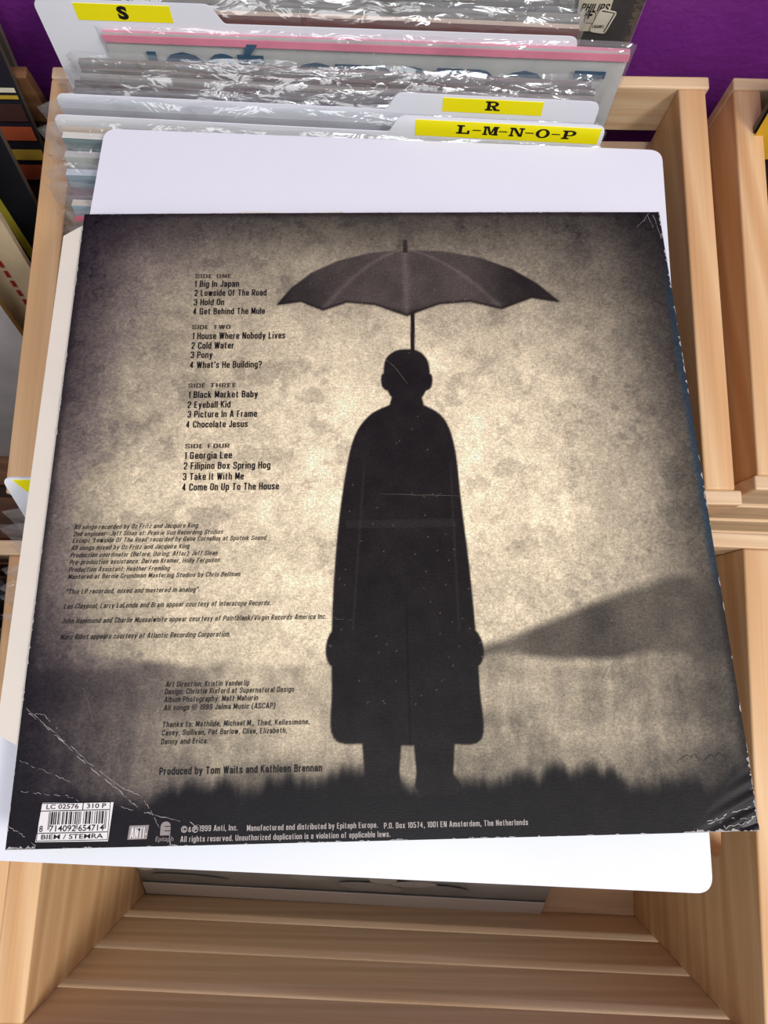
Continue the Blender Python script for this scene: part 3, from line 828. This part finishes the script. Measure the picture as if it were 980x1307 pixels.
uu, vv = np.meshgrid(np.linspace(0, 1, NG+1), np.linspace(0, 1, NG+1))
T = np.array([
 [34, 54, 68, 72, 72, 72, 68, 58, 28],
 [48, 124, 148, 148, 146, 146, 138, 110, 42],
 [60, 148, 178, 192, 196, 196, 184, 146, 52],
 [78, 176, 204, 220, 224, 224, 212, 174, 66],
 [98, 208, 222, 230, 234, 234, 222, 184, 74],
 [92, 190, 216, 224, 228, 224, 212, 164, 78],
 [56, 158, 206, 220, 224, 218, 200, 152, 78],
 [40, 116, 182, 204, 206, 206, 200, 152, 78],
 [18, 20, 24, 26, 28, 30, 32, 34, 30]], float)
def bil(T, u, v):
    n = T.shape[0]-1; X = u*n; Y = v*n
    i = np.clip(X.astype(int), 0, n-1); j = np.clip(Y.astype(int), 0, n-1); a = X-i; b = Y-j
    a = a*a*(3-2*a)*.5+a*.5; b = b*b*(3-2*b)*.5+b*.5
    return (T[j, i]*(1-a)+T[j, i+1]*a)*(1-b)+(T[j+1, i]*(1-a)+T[j+1, i+1]*a)*b
lum = bil(T, uu, vv)
n1_ = fbm(uu, vv, 7, 5, 1); n2_ = fbm(uu, vv, 46, 4, 20); n3_ = vnoise(uu, vv, 290, 40)
sky = lum*(0.78+0.24*n1_+0.20*n2_) + 26*(n3_-.5)*(.3+lum/250)
# blotches and flaked patches of the print
bl = fbm(uu, vv, 20, 4, 70, .6)
sky += 13*sm(0.56, 0.66, bl)*(lum/200) - 24*sm(0.38, 0.31, bl)*(lum/200)
ln_ = np.abs(fbm(uu, vv, 13, 4, 90)-.5); sky -= 16*sm(0.010, 0.002, ln_)*sm(.2, .5, fbm(uu, vv, 5, 2, 95))
# meadow and soft hills
def uvpt(px, py):
    x, y = cov(px, py); return (x/RW+.5, .5-y/RW)
hz = uvpt(500, 842)[1]
ground = hz+0.012*(fbm(uu, vv*0, 9, 4, 110)-.5)*2 - 0.016*sm(.35, .0, uu)
gm = sm(-.006, .010, vv-ground)
gr_n = fbm(uu*1.0, vv*.35, 60, 4, 130); gr_b = fbm(uu, vv*1.9, 9, 4, 140)
gl_ = lum*(0.56+0.62*gr_b) * (0.76+0.46*gr_n) + 16*(n3_-.5)
gl_ = gl_*(0.93+0.14*sm(.90, .93, vv))
hl = hz - 0.012 - 0.108*sm(.60, .97, uu)**0.8 + 0.010*(fbm(uu, vv*0+.3, 14, 3, 150)-.5)
hm = sm(-.004, .016, vv-hl)*sm(.56, .66, uu)
hcol = 92*(0.66+0.62*fbm(uu, vv, 16, 4, 160)) - 20*sm(.85, 1, uu)
img = sky*(1-hm)+hcol*hm
# left hedge
hd = sm(0.0, .02, vv-(hz-0.004+.02*(fbm(uu, vv*0+.1, 22, 3, 170)-.5)))*sm(.34, .10, uu)*sm(.09, .03, vv-hz)
img = img*(1-gm)+gl_*gm
img = img*(1-.55*hd)+ (lum*.42)*.55*hd
# dark grass at the foot
ft = .943+.052*(fbm(uu, vv*0+.6, 34, 4, 180)-.5) - .018*sm(.45, .55, fbm(uu, vv*0+.2, 8, 2, 190)) + .012*sm(.4, 0., uu)
fm = sm(-.020, .008, vv-ft); img = img*(1-fm)+(22+8*n2_)*fm
tone = np.stack([img*1.045, img*0.975, img*0.80+5], 2)
tone[..., 1] -= 3*sm(.35, .0, uu)*(img < 140); tone[..., 2] += 4*sm(.45, .0, uu)*(img < 140)
# figure and umbrella (drawn as flat silhouettes, seen from behind)
P_ = lambda L: [uvpt(*p) for p in L]
def lay(mask, r, g, b):
    for k, c in enumerate((r, g, b)): tone[..., k] = tone[..., k]*(1-mask)+c*mask
e = .0022
coat = smooth_poly(P_([(498, 517), (470, 532), (450, 565), (436, 640), (428, 720), (424, 800), (424, 880), (426, 942), (470, 949), (520, 951), (570, 949), (614, 943), (612, 880), (606, 800), (598, 720), (588, 640), (580, 572), (566, 534), (540, 517), (519, 512)]))
legs1 = P_([(462, 940), (512, 944), (509, 985), (512, 1004), (506, 1014), (462, 1014), (457, 1004), (466, 990)])
legs2 = P_([(528, 944), (580, 940), (578, 988), (588, 1002), (584, 1014), (536, 1014), (530, 1004), (532, 985)])
ear = [smooth_poly(P_([(492, 478), (487, 480), (488, 493), (495, 497)])), smooth_poly(P_([(546, 478), (551, 480), (550, 493), (543, 497)]))]
head = smooth_poly(P_([(516, 446), (503, 449), (493, 458), (490, 474), (492, 490), (498, 504), (507, 513), (519, 516), (531, 513), (540, 504), (546, 490), (548, 474), (544, 458), (533, 448)]))
neck = P_([(500, 508), (538, 508), (544, 530), (494, 530)])
dk = fbm(uu, vv, 40, 4, 220)
base = 24+14*dk
fig = np.zeros_like(img)
hands = [smooth_poly(P_([(430, 806), (420, 812), (416, 832), (421, 848), (432, 850)])), smooth_poly(P_([(602, 806), (612, 812), (617, 832), (612, 848), (600, 850)]))]
for pl in (hands[0], hands[1], coat, legs1, legs2, neck, head, ear[0], ear[1]): fig = np.maximum(fig, sm(e, -e*.4, sdf(uu, vv, pl)))
lay(fig, base*1.05, base*.96, base*.93)
# centre vent, belt and collar seams
seam = sm(.0016, .0004, np.abs(uu-uvpt(519, 800)[0]))*sm(uvpt(519, 760)[1], uvpt(519, 790)[1], vv)*fig
lay(seam*.5, 10, 9, 9)
for ax_, bx_ in (((466, 575), (450, 806)), ((574, 575), (586, 806))):      # sleeve seams
    a_, b2_ = uvpt(*ax_), uvpt(*bx_); tq = np.clip((vv-a_[1])/(b2_[1]-a_[1]), 0, 1)
    lay(.55*np.exp(-((uu-(a_[0]+(b2_[0]-a_[0])*tq))/.0016)**2)*sm(a_[1], a_[1]+.05, vv)*sm(b2_[1]+.004, b2_[1]-.004, vv)*fig, 58, 52, 48)
bv_ = uvpt(519, 668)[1]; belt = sm(.0065, .0055, np.abs(vv-bv_))*fig*sm(.085, .08, np.abs(uu-uvpt(512, 668)[0])); lay(belt*.35, 62, 56, 52)
can = P_([(355, 388), (372, 368), (398, 348), (432, 333), (472, 323), (517, 319), (566, 321), (612, 329), (652, 343), (684, 361), (712, 384), (678, 379), (640, 393), (600, 384), (560, 387), (519, 402), (478, 388), (442, 385), (412, 395), (384, 384)])
cn = sm(.0026, -.001, sdf(uu, vv, can))
pa, pb = uvpt(517, 319), uvpt(519, 402)
shade = 62+26*fbm(uu, vv, 30, 4, 240)
for tx, ty in ((412, 395), (519, 402), (640, 393)):
    q = uvpt(tx, ty)
    tt = np.clip((vv-pa[1])/(q[1]-pa[1]), 0, 1.1)
    shade += 20*np.exp(-((uu-(pa[0]+(q[0]-pa[0])*tt**.6))/.006)**2)
shade -= 34*sm(.10, .21, np.abs(uu-pa[0])) + 22*sm(pb[1]-.02, pb[1], vv)
lay(cn, shade*1.06, shade*.96, shade*.90)
rim_ = np.exp(-(sdf(uu, vv, can)/.0025)**2)*sm(pa[1]+.05, pb[1]-.012, vv)
lay(rim_*.75, 26, 22, 22)
sh = sdf(uu, vv, P_([(524, 398), (529, 398), (529, 452), (524, 452)])); lay(sm(.0012, -.0006, sh), 36, 32, 30)
tp = sdf(uu, vv, P_([(515, 306), (519, 306), (520, 322), (514, 322)])); lay(sm(.0014, -.0006, tp), 52, 46, 44)
# dark printed border; bluish tint along part of the right edge
ed = np.minimum(np.minimum(uu, 1-uu), np.minimum(vv, 1-vv))
dk_ = sm(.010+.006*n1_, 0, ed); lay(dk_*.6, 26, 24, 27)
nv = sm(.017, .002, 1-uu)*sm(.06, .2, vv)*sm(.72, .6, vv); lay(nv*.55, 44, 76, 100)
# pale specks
sp = (rng.random(img.shape) > .9985)*sm(.05, .2, ed); lay(sp*.35, 214, 204, 184)
tone = np.clip(tone, 8, 245)/255.
lin = np.where(tone <= .04045, tone/12.92, ((tone+.055)/1.055)**2.4)
gx = (uu-.5)*RW; gy = (.5-vv)*RW
gz = plane_zv(gx, gy)
co = np.stack([gx, gy, gz-0.00015], 2).reshape(-1, 3)
idx = np.arange((NG+1)*(NG+1)).reshape(NG+1, NG+1)
quads = np.stack([idx[1:, :-1], idx[1:, 1:], idx[:-1, 1:], idx[:-1, :-1]], 2).reshape(-1, 4)
me = bpy.data.meshes.new('printed_back')
me.vertices.add(len(co)); me.vertices.foreach_set('co', co.astype(np.float32).ravel())
me.loops.add(len(quads)*4); me.loops.foreach_set('vertex_index', quads.astype(np.int32).ravel())
me.polygons.add(len(quads)); me.polygons.foreach_set('loop_start', (np.arange(len(quads))*4).astype(np.int32))
me.polygons.foreach_set('use_smooth', np.ones(len(quads), bool))
me.update(calc_edges=True); me.validate()
ca = me.color_attributes.new('print', 'FLOAT_COLOR', 'POINT')
ca.data.foreach_set('color', np.concatenate([lin.reshape(-1, 3), np.ones((len(co), 1))], 1).astype(np.float32).ravel())
def print_mat():
    m, nt, N, L, P = newmat('sepia_print')
    a = N.new('ShaderNodeVertexColor'); a.layer_name = 'print'
    tc = N.new('ShaderNodeTexCoord')
    g = noise(N, L, tc.outputs['Object'], 1100, 4, 0.7); mp = N.new('ShaderNodeMapping'); mp.inputs['Scale'].default_value = (1, 8, 1)
    L.new(tc.outputs['Object'], mp.inputs[0]); g2 = noise(N, L, mp.outputs[0], 260, 3)
    r = ramp(N, L, g.outputs['Fac'], [(0.34, (0.70, 0.69, 0.68, 1)), (0.66, (1.26, 1.26, 1.25, 1))])
    r2 = ramp(N, L, g2.outputs['Fac'], [(0.35, (0.90, 0.90, 0.90, 1)), (0.7, (1.10, 1.10, 1.09, 1))])
    c = mixc(N, L, 1.0, a.outputs[0], r.outputs[0], 'MULTIPLY'); c = mixc(N, L, 1.0, c, r2.outputs[0], 'MULTIPLY')
    L.new(c, P.inputs['Base Color'])
    P.inputs['Roughness'].default_value = 0.42; P.inputs['Specular IOR Level'].default_value = 0.16
    b = N.new('ShaderNodeBump'); b.inputs['Strength'].default_value = 0.12; b.inputs['Distance'].default_value = 0.0004
    L.new(g2.outputs['Fac'], b.inputs['Height']); L.new(b.outputs[0], P.inputs['Normal'])
    return m
me.materials.append(print_mat())
po = bpy.data.objects.new('printed_back', me); COL.objects.link(po); po.parent = slv

# ---- printing on the back of the sleeve: (text, left px, baseline px, right px, cap height px)
def fr0(x, y): return (x, y, plane_z(x, y)+0.00006)
def fr1(x, y): return (x, y, plane_z(x, y)+0.00012)
def fr2(x, y): return (x, y, plane_z(x, y)+0.00018)
def lines(name, rows, mat, shear=0.0, weight=0.02, wide=False, sw=.162):
    mb = MB()
    for s, xl, yb, xr, ye, caph in rows:
        x0, y0 = cov(xl, yb); x1, y1 = cov(xr, ye); _, y2 = cov(xl, yb-caph)
        if wide: add_text(mb, s, x0, (y0+y1)/2, x1-x0, y2-y0, fr0, shear, weight)
        else: gothic(mb, s, x0, (y0+y1)/2, x1-x0, y2-y0, fr0, shear, sw)
    o = mb.build(name, mat, slv); return o
lines('track_listing', [
 ('1 Big In Japan', 248, 366, 305, 366, 8), ('2 Lowside Of The Road', 248, 378, 340, 377, 8), ('3 Hold On', 247, 390, 286, 389, 8), ('4 Get Behind The Mule', 246, 401, 338, 401, 8),
 ('1 House Where Nobody Lives', 245, 433, 364, 432, 8.5), ('2 Cold Water', 244, 445, 298, 445, 8.5), ('3 Pony', 243, 457, 271, 457, 8.5), ('4 What\'s He Building?', 242, 470, 334, 469, 8.5),
 ('1 Black Market Baby', 240, 508, 329, 507, 8.5), ('2 Eyeball Kid', 239, 521, 294, 520, 8.5), ('3 Picture In A Frame', 239, 533, 328, 532, 8.5), ('4 Chocolate Jesus', 237, 546, 316, 545, 8.5),
 ('1 Georgia Lee', 235, 586, 296, 585, 9), ('2 Filipino Box Spring Hog', 234, 599, 345, 598, 9), ('3 Take It With Me', 233, 613, 311, 612, 9), ('4 Come On Up To The House', 232, 626, 356, 625, 9)],
 M['ink'])
for _h in [('SIDE ONE', 249, 355, 295, 355, 5.2), ('SIDE TWO', 245, 420, 294, 420, 5.2), ('SIDE THREE', 240, 494.5, 301, 494.5, 5.4), ('SIDE FOUR', 236, 572, 293, 572, 5.6)]:
    lines('side_heading', [_h], M['ink_soft'], sw=.155)
lines('recording_credits', [
 ('All songs recorded by Oz Fritz and Jacquire King', 94, 675, 252, 674, 6), ('2nd engineer- Jeff Sloan at: Prairie Sun Recording Studios', 93, 684, 284, 682, 6),
 ('Except \'Lowside Of The Road\' recorded by Gene Cornelius at Sputnik Sound', 92, 692.5, 339, 689.5, 6), ('All songs mixed by Oz Fritz and Jacquire King', 90, 702, 241, 700, 6),
 ('Production coordinator (Before, During, After): Jeff Sloan', 89, 711, 277, 709, 6), ('Pre-production assistance: Darren Kramer, Holly Ferguson', 88, 720, 280, 718, 6),
 ('Production Assistant: Heather Fremling', 87, 730, 216, 728, 6), ('Mastered at Bernie Grundman Mastering Studios by Chris Bellman', 86, 739, 306, 735.5, 6),
 ('"This LP recorded, mixed and mastered in analog"', 83, 758, 252, 755.5, 6.3), ('Les Claypool, Larry LaLonde and Brain appear courtesy of Interscope Records.', 81, 777, 345, 772.5, 6.5),
 ('John Hammond and Charlie Musselwhite appear courtesy of Pointblank/Virgin Records America Inc.', 78, 796.5, 416, 789.5, 6.7), ('Marc Ribot appears courtesy of Atlantic Recording Corporation.', 76, 817, 293, 812, 6.8)],
 M['ink'], shear=0.22, sw=.128)
lines('design_credits', [
 ('Art Direction: Kristin Vanderlip', 211, 877.5, 318, 874.5, 7), ('Design: Christie Rixford at Supernatural Design', 210, 887, 375, 882.5, 7), ('Album Photography: Matt Mahurin', 209, 896.5, 329, 894, 7), ('All songs © 1999 Jalma Music (ASCAP)', 208.5, 907.5, 351, 903.5, 7),
 ('Thanks to: Mathilde, Michael M., Thad, Kellesimone,', 207, 929, 395, 924, 7), ('Casey, Sullivan, Pat Barlow, Clive, Elizabeth,', 206, 939.5, 366, 935, 7), ('Danny and Erica.', 205, 950, 265, 949, 7)],
 M['ink'], shear=0.12, sw=.132)
lines('producer_credit', [('Produced by Tom Waits and Kathleen Brennan', 203, 989, 411, 985, 9.5)], M['ink'])
mb = MB()
for s, xl, yb, xr, ye, caph in [('1999 Anti, Inc.', 254, 1061, 303, 1060, 7.5), ('Manufactured and distributed by Epitaph Europe.', 315, 1060, 482, 1057, 7.5), ('P.O. Box 10574, 1001 EN Amsterdam, The Netherlands', 490, 1057.5, 674, 1053, 7.5), ('All rights reserved. Unauthorized duplication is a violation of applicable laws.', 230, 1074, 498, 1069, 7.5), ('&', 240.2, 1062, 243.9, 1062, 6.5)]:
    x0, y0 = cov(xl, yb); x1, y1 = cov(xr, ye); _, y2 = cov(xl, yb-caph)
    gothic(mb, s, x0, (y0+y1)/2, x1-x0, y2-y0, fr0, 0.0, .13)
for ch, px in (('C', 235), ('P', 249)):
    x0, y0 = cov(px, 1058.5)
    for q in ringpts(x0, y0, .0013, .0013, .0003, .0003, 0, 2*math.pi, 20): mb.poly([fr0(*p) for p in q])
    gothic(mb, ch, x0-.0006, y0-.0008, .0012, .0016, fr0, 0, .15)
mb.build('copyright_lines', M['grey_print'], slv)

# ---- bar code label
def cq(pts): return [cov(*p) for p in pts]
mb = MB(); plate(mb, cq([(43.5, 1075.5), (137, 1074), (144.5, 1024), (53, 1025)]), -0.0006, -0.0002, 'xy')
lab = mb.build('barcode_label', M['white_print'], slv)
lab.location = (0, 0, 0)
for v_ in lab.data.vertices: v_.co.z = plane_z(v_.co.x, v_.co.y) + (0.00008 if v_.co.z > -0.0004 else -0.0004)
LX0, LY0 = cov(44, 1075.2); LX1, LY1 = cov(137, 1074); _, LY2 = cov(53, 1025)
LWd = LX1-LX0; LH = LY2-LY0
def lf(a, b): return fr2(LX0+a*LWd + 0.02*LWd*b*0, LY0+b*LH)
mb = MB()
def rect(a0, b0, a1, b1): mb.poly([lf(a0, b0), lf(a1, b0), lf(a1, b1), lf(a0, b1)])
rect(0.02, .205, .985, .225); rect(.02, .775, .985, .795); rect(.605, .795, .618, .985)
for a in (0.0, .982): rect(a+.006, .01, a+.014, .985)
rect(.006, .008, .992, .024); rect(.006, .972, .992, .988)
Lc = ['0001101', '0011001', '0010011', '0111101', '0100011', '0110001', '0101111', '0111011', '0110111', '0001011']
par = {'8': 'LGLGGL'}
code = '8714092654714'
bits = '101'
for dgt, pr in zip(code[1:7], par['8']):
    c_ = Lc[int(dgt)]
    bits += c_ if pr == 'L' else ''.join('1' if q == '0' else '0' for q in c_)[::-1]
bits += '01010'
for dgt in code[7:]: bits += ''.join('1' if q == '0' else '0' for q in Lc[int(dgt)])
bits += '101'
bx0, bx1 = .145, .955
for i, q in enumerate(bits):
    if q == '1':
        a0 = bx0+(bx1-bx0)*i/95; a1 = bx0+(bx1-bx0)*(i+1.02)/95
        rect(a0, .30 if (i < 3 or i > 91 or 45 <= i <= 49) else .43, a1, .755)
for s, a, b, wd_, hh in (('LC 02576', .10, .835, .45, .115), ('310 P', .665, .835, .27, .115), ('BIEM / STEMRA', .07, .06, .86, .115), ('8', .03, .255, .05, .15), ('714092', .17, .255, .37, .15), ('654714', .575, .255, .355, .15)):
    add_text(mb, s, LX0+a*LWd, LY0+b*LH, wd_*LWd, hh*LH, fr2, 0, .012)
mb.build('barcode_print', M['ink'], lab)

# ---- two small label marks
mb = MB(); mb.poly([fr0(*p) for p in cq([(162, 1072), (187, 1071), (190, 1053), (165, 1054)])])
lg = mb.build('logo_block', M['logo_grey'], slv)
mb = MB(); x0, y0 = cov(165, 1070.5); x1, _ = cov(186, 1070.5); _, y2 = cov(165, 1056)
gothic(mb, 'ANTI-', x0, y0, x1-x0, y2-y0, fr1, .05, .14); mb.build('logo_letters', M['white_print'], lg)
mb = MB(); hx, hy = cov(177.5, 1059)
hp = [(hx+.0006*16*math.sin(t)**3/16, hy+.0006*(13*math.cos(t)-5*math.cos(2*t)-2*math.cos(3*t)-math.cos(4*t))/16) for t in np.linspace(0, 2*math.pi, 24)[:-1]]
mb.poly([fr2(*p) for p in reversed(hp)]); mb.build('logo_heart', M['ink'], lg)
ex, ey = cov(204, 1066.5); ex1, _ = cov(217, 1066.5); _, ey2 = cov(204, 1048.5)
ew, eh = ex1-ex, ey2-ey
mb = MB()
EQ = lambda pts: mb.poly([fr0(ex+a*ew, ey+b*eh) for a, b in pts])
EQ([(0, 0), (.42, 0), (.42, .98), (.22, .93), (.06, .8), (0, .62)]); EQ([(.42, 0), (1, 0), (1, .30), (.42, .30)]); EQ([(.42, .36), (1, .36), (1, .60), (.42, .60)]); EQ([(.42, .66), (1, .66), (.94, .82), (.8, .93), (.6, .99), (.42, .98)])
tx0, ty0 = cov(198, 1074); tx1, _ = cov(221, 1074); _, ty2 = cov(198, 1068)
add_text(mb, 'Epitaph', tx0, ty0, tx1-tx0, (ty2-ty0), fr0, .1, .0)
mb.build('logo_emblem', M['logo_grey'], slv)

# ---- signature, scratches, folds and worn edges
def wob_line(mb, pts, wd_, jit, n=8, skip=0.0, seed=1, fr=fr0):
    own = None
    if isinstance(mb, str): own = mb; mb = MB()
    r = random.Random(seed); P2 = [cov(*p) for p in pts]; seg = []
    for a, b in zip(P2[:-1], P2[1:]):
        for k in range(n):
            t = k/n; seg.append((a[0]+(b[0]-a[0])*t+r.gauss(0, jit), a[1]+(b[1]-a[1])*t+r.gauss(0, jit)))
    seg.append(P2[-1])
    run = []
    def flush():
        if len(run) > 1:
            t_ = MB(); t_.ribbon(run, [wd_*0.42*(0.2+0.9*r.random()) for _ in run])
            t_.v = [fr(v[0], v[1]) for v in t_.v]; mb.mesh(t_.v, t_.f)
    for p in seg:
        if r.random() < skip: flush(); run = []
        else: run.append(p)
    flush()
    if own and mb.v: mb.build(own, M['wear'] if own != 'scratch' else M['wear_soft'], slv)
mb = MB()
wob_line(mb, [(864, 972), (877, 963), (881, 967), (887, 962), (893, 972)], .0005, .0001, 4, 0, 1)
wob_line(mb, [(897, 971), (908, 963), (912, 966), (919, 961), (928, 970)], .0005, .0001, 4, 0, 2)
mb.build('signature', M['ink'], slv)
mb = MB()
wob_line('fold_crease', [(33, 905), (70, 935), (110, 970), (150, 1002), (178, 1016)], .0007, .00022, 12, .06, 3)
wob_line('fold_crease', [(33, 908), (72, 939), (112, 978), (150, 1008), (182, 1036)], .0008, .00022, 12, .10, 4)
wob_line('fold_crease', [(40, 910), (55, 912), (72, 930)], .0006, .0002, 8, .1, 5)
wob_line('fold_crease', [(178, 1014), (188, 1028), (196, 1042), (203, 1056)], .0006, .00015, 8, .12, 6)
wob_line('fold_crease', [(24, 971), (50, 982), (85, 996), (115, 1016)], .0005, .00022, 12, .22, 7)
wob_line('fold_crease', [(20, 1010), (50, 1014), (85, 1016), (100, 1023)], .0006, .0002, 12, .2, 8)
wob_line('fold_crease', [(148, 1028), (176, 1036), (196, 1040), (230, 1048), (262, 1056)], .0007, .0002, 10, .15, 9)
wob_line('fold_crease', [(216, 1062), (217, 1078)], .0008, .0001, 6, 0, 10)
wob_line('fold_crease', [(8, 1055), (25, 1065), (44, 1080)], .0006, .0002, 8, .1, 11)
# worn rim
rr = random.Random(5)
def rimwear(a, b, n, seed, wmax=.0009):
    mb = MB()
    r = random.Random(seed); A = Vector(a); B = Vector(b)
    for _ in range(n):
        t = r.random(); l_ = r.uniform(.0006, .005); p = A+(B-A)*t; d = (B-A).normalized()
        q = p+d*l_
        nrm = Vector((-d.y, d.x))
        if nrm.dot(-p) < 0: nrm = -nrm
        wd_ = r.uniform(.0002, wmax)
        pts = [p, p+d*l_*.3+nrm*wd_, p+d*l_*.7+nrm*wd_*r.uniform(.3, 1), q]
        c_ = sum((Vector(x) for x in pts), Vector((0, 0)))/4
        pts.sort(key=lambda x: math.atan2(x.y-c_.y, x.x-c_.x))
        mb.poly([fr1(max(-HW, min(HW, x.x)), max(-HW, min(HW, x.y))) for x in pts])
    mb.build('worn_edge', M['wear'], slv)['kind'] = 'stuff'
rimwear((-HW, HW), (HW, HW), 46, 1, .0006); rimwear((-HW, -HW), (HW, -HW), 60, 2, .0007); rimwear((-HW, -HW), (-HW, HW), 40, 3, .0006)
rimwear((HW, 0.12), (HW, -.02), 26, 4, .0011); rimwear((HW, -.02), (HW, -HW), 10, 5, .0007); rimwear((HW, HW), (HW, .12), 12, 6, .001)
rimwear((-HW, -HW), (-HW+.012, -HW), 16, 7, .0016); rimwear((HW-.03, -HW), (HW, -HW), 22, 8, .0015); rimwear((HW, -HW+.03), (HW, -HW), 14, 9, .0014)
wob_line('fold_crease', [(905, 1052), (930, 1040), (960, 1030)], .0011, .0004, 8, .1, 12); wob_line('fold_crease', [(925, 1056), (950, 1052), (970, 1040)], .0014, .0004, 8, .05, 13)
wob_line('fold_crease', [(892, 1054), (915, 1046), (940, 1044), (968, 1046)], .0008, .0004, 8, .1, 14)
wob_line('fold_crease', [(812, 290), (822, 280), (828, 272)], .0004, .0001, 4, 0, 15); wob_line('fold_crease', [(826, 273), (834, 290)], .0004, .0001, 4, 0, 16); wob_line('fold_crease', [(834, 274), (846, 310)], .0005, .0002, 6, .2, 17)
mb = MB()
wob_line('scratch', [(776, 850), (766, 875), (752, 900), (728, 942)], .0004, .0001, 8, .05, 20)
wob_line('scratch', [(480, 448), (505, 470), (520, 490)], .0004, .0001, 6, .1, 21)
wob_line('scratch', [(105, 878), (112, 892), (118, 920)], .0004, .0001, 6, .1, 22)
wob_line('scratch', [(455, 630), (640, 634)], .0003, .0001, 12, .25, 24)
wob_line('scratch', [(380, 760), (430, 790), (452, 792)], .0003, .0001, 8, .2, 25)
r7 = random.Random(9)
for k in range(46):
    px, py = r7.uniform(90, 900), r7.uniform(300, 1030); a_ = r7.uniform(0, 6.28); l_ = r7.uniform(2, 9)
    wob_line('scratch', [(px, py), (px+l_*math.cos(a_), py+l_*math.sin(a_))], .00025, .00008, 4, .1, 100+k)

# ---- inner sleeves
def cv(px, py): return cov(px, py)
mb = MB()
isl = [cv(81, 301), cv(105, 287)]
xa = -HW-0.0106
pts = [(xa+.010, HW-.0055), (HW-.02, HW-.0055), (HW-.02, -HW+.022), (-HW+.010, -HW+.035), (xa, -HW+.046), (xa, HW-.0125)]
plate(mb, pts, -0.0031, -0.0024, 'xy')
ins = mb.build('inner_sleeve', M['cream']); ins.matrix_world = COVER
tag(ins, 'cream paper inner sleeve with cut corners sticking out of the left of the black sleeve', 'inner sleeve', 'cream inner sleeves')
mb = MB()
top = [(-0.096+i*.0128, HW+0.0045+0.0008*math.sin(i*1.1)-0.004*max(0, 1-i/2)) for i in range(20)]
pts = [(-0.096, -0.10)] + [(top[-1][0], -.10)] + list(reversed(top))
plate(mb, pts, -0.0052, -0.0048, 'xy')
in2 = mb.build('inner_sleeve', M['cream']); in2.matrix_world = COVER
tag(in2, 'cream paper sheet with a wavy edge peeking out above the top of the black sleeve', 'inner sleeve', 'cream inner sleeves')

# ---- picture print on the black sleeve at the very back
_pi = ph_mat.inverted(); _pn = ph_mat.to_3x3() @ Vector((0, 1, 0))
def onph(px, py):
    d = ray(px, py); q = _pi @ (CAM_O + d*((ph_mat.translation-CAM_O).dot(_pn)/d.dot(_pn)))
    return q.x, q.z
def phq(L): return [onph(*p) for p in L]
mb = MB(); plate(mb, phq([(733, 36), (752, 37), (764, 24), (778, 12), (781, 1)])+[(onph(781, 1)[0]+.001, .3335), (onph(733, 0)[0], .3335)], -0.0019, -0.0015)
b_ = mb.build('printed_picture', paint(200, 190, 168), ph_rec)
mb = MB(); x0, z0 = onph(740, 11); x1, _ = onph(775, 11); _, z1 = onph(745, 1)
gothic(mb, 'PHILIPS', x0, z0, x1-x0, z1-z0, lambda x, y: (x, -0.0021, y), .12, .15)
mb.build('picture_lettering', M['ink'], b_)
mb = MB(); plate(mb, rounded(phq([(744, 26), (757, 27), (761, 12), (748, 11)]), .0015), -0.0021, -0.0019); mb.build('picture_outline', M['ink'], b_)
mb = MB(); plate(mb, rounded(phq([(745, 25), (756.5, 26), (760, 13), (749, 12)]), .0012), -0.0023, -0.0021); mb.build('picture_panel', paint(186, 176, 154), b_)
mb = MB(); cx_, cz_ = onph(751, 15); mb.box(cx_-.0022, cx_+.0022, -.0025, -.0023, cz_-.0006, cz_+.0006); mb.box(cx_-.0006, cx_+.0006, -.0026, -.0023, cz_-.0024, cz_+.0024); mb.build('picture_plus', M['ink'], b_)
mb = MB(); plate(mb, rounded(phq([(751, 36), (771, 39), (788, 11), (766, 7)]), .0022), -0.0028, -0.0024)
cdm = mb.build('picture_card', paint(206, 198, 180), b_)
mb = MB(); x0, z0 = onph(755, 31); x1, _ = onph(770, 31); _, z1 = onph(755, 27)
gothic(mb, 'ENAMEL', x0, z0, x1-x0, z1-z0, lambda x, y: (x, -0.003, y), .1, .12)
mb.ribbon(phq([(770, 36), (784, 12), (768, 9)]), .0007); mb.v = [(v[0], -0.003, v[1]) if abs(v[2]) < 1e-9 else v for v in mb.v]
mb.build('picture_lettering', M['ink'], cdm)
mb = MB(); mb.box(-.02, RW/2-.001, -.0019, -.0015, .225, .255); mb.build('printed_band', paint(128, 52, 34), ph_rec)

for o in list(bpy.data.objects):
    if '_front' in o: del o['_front']
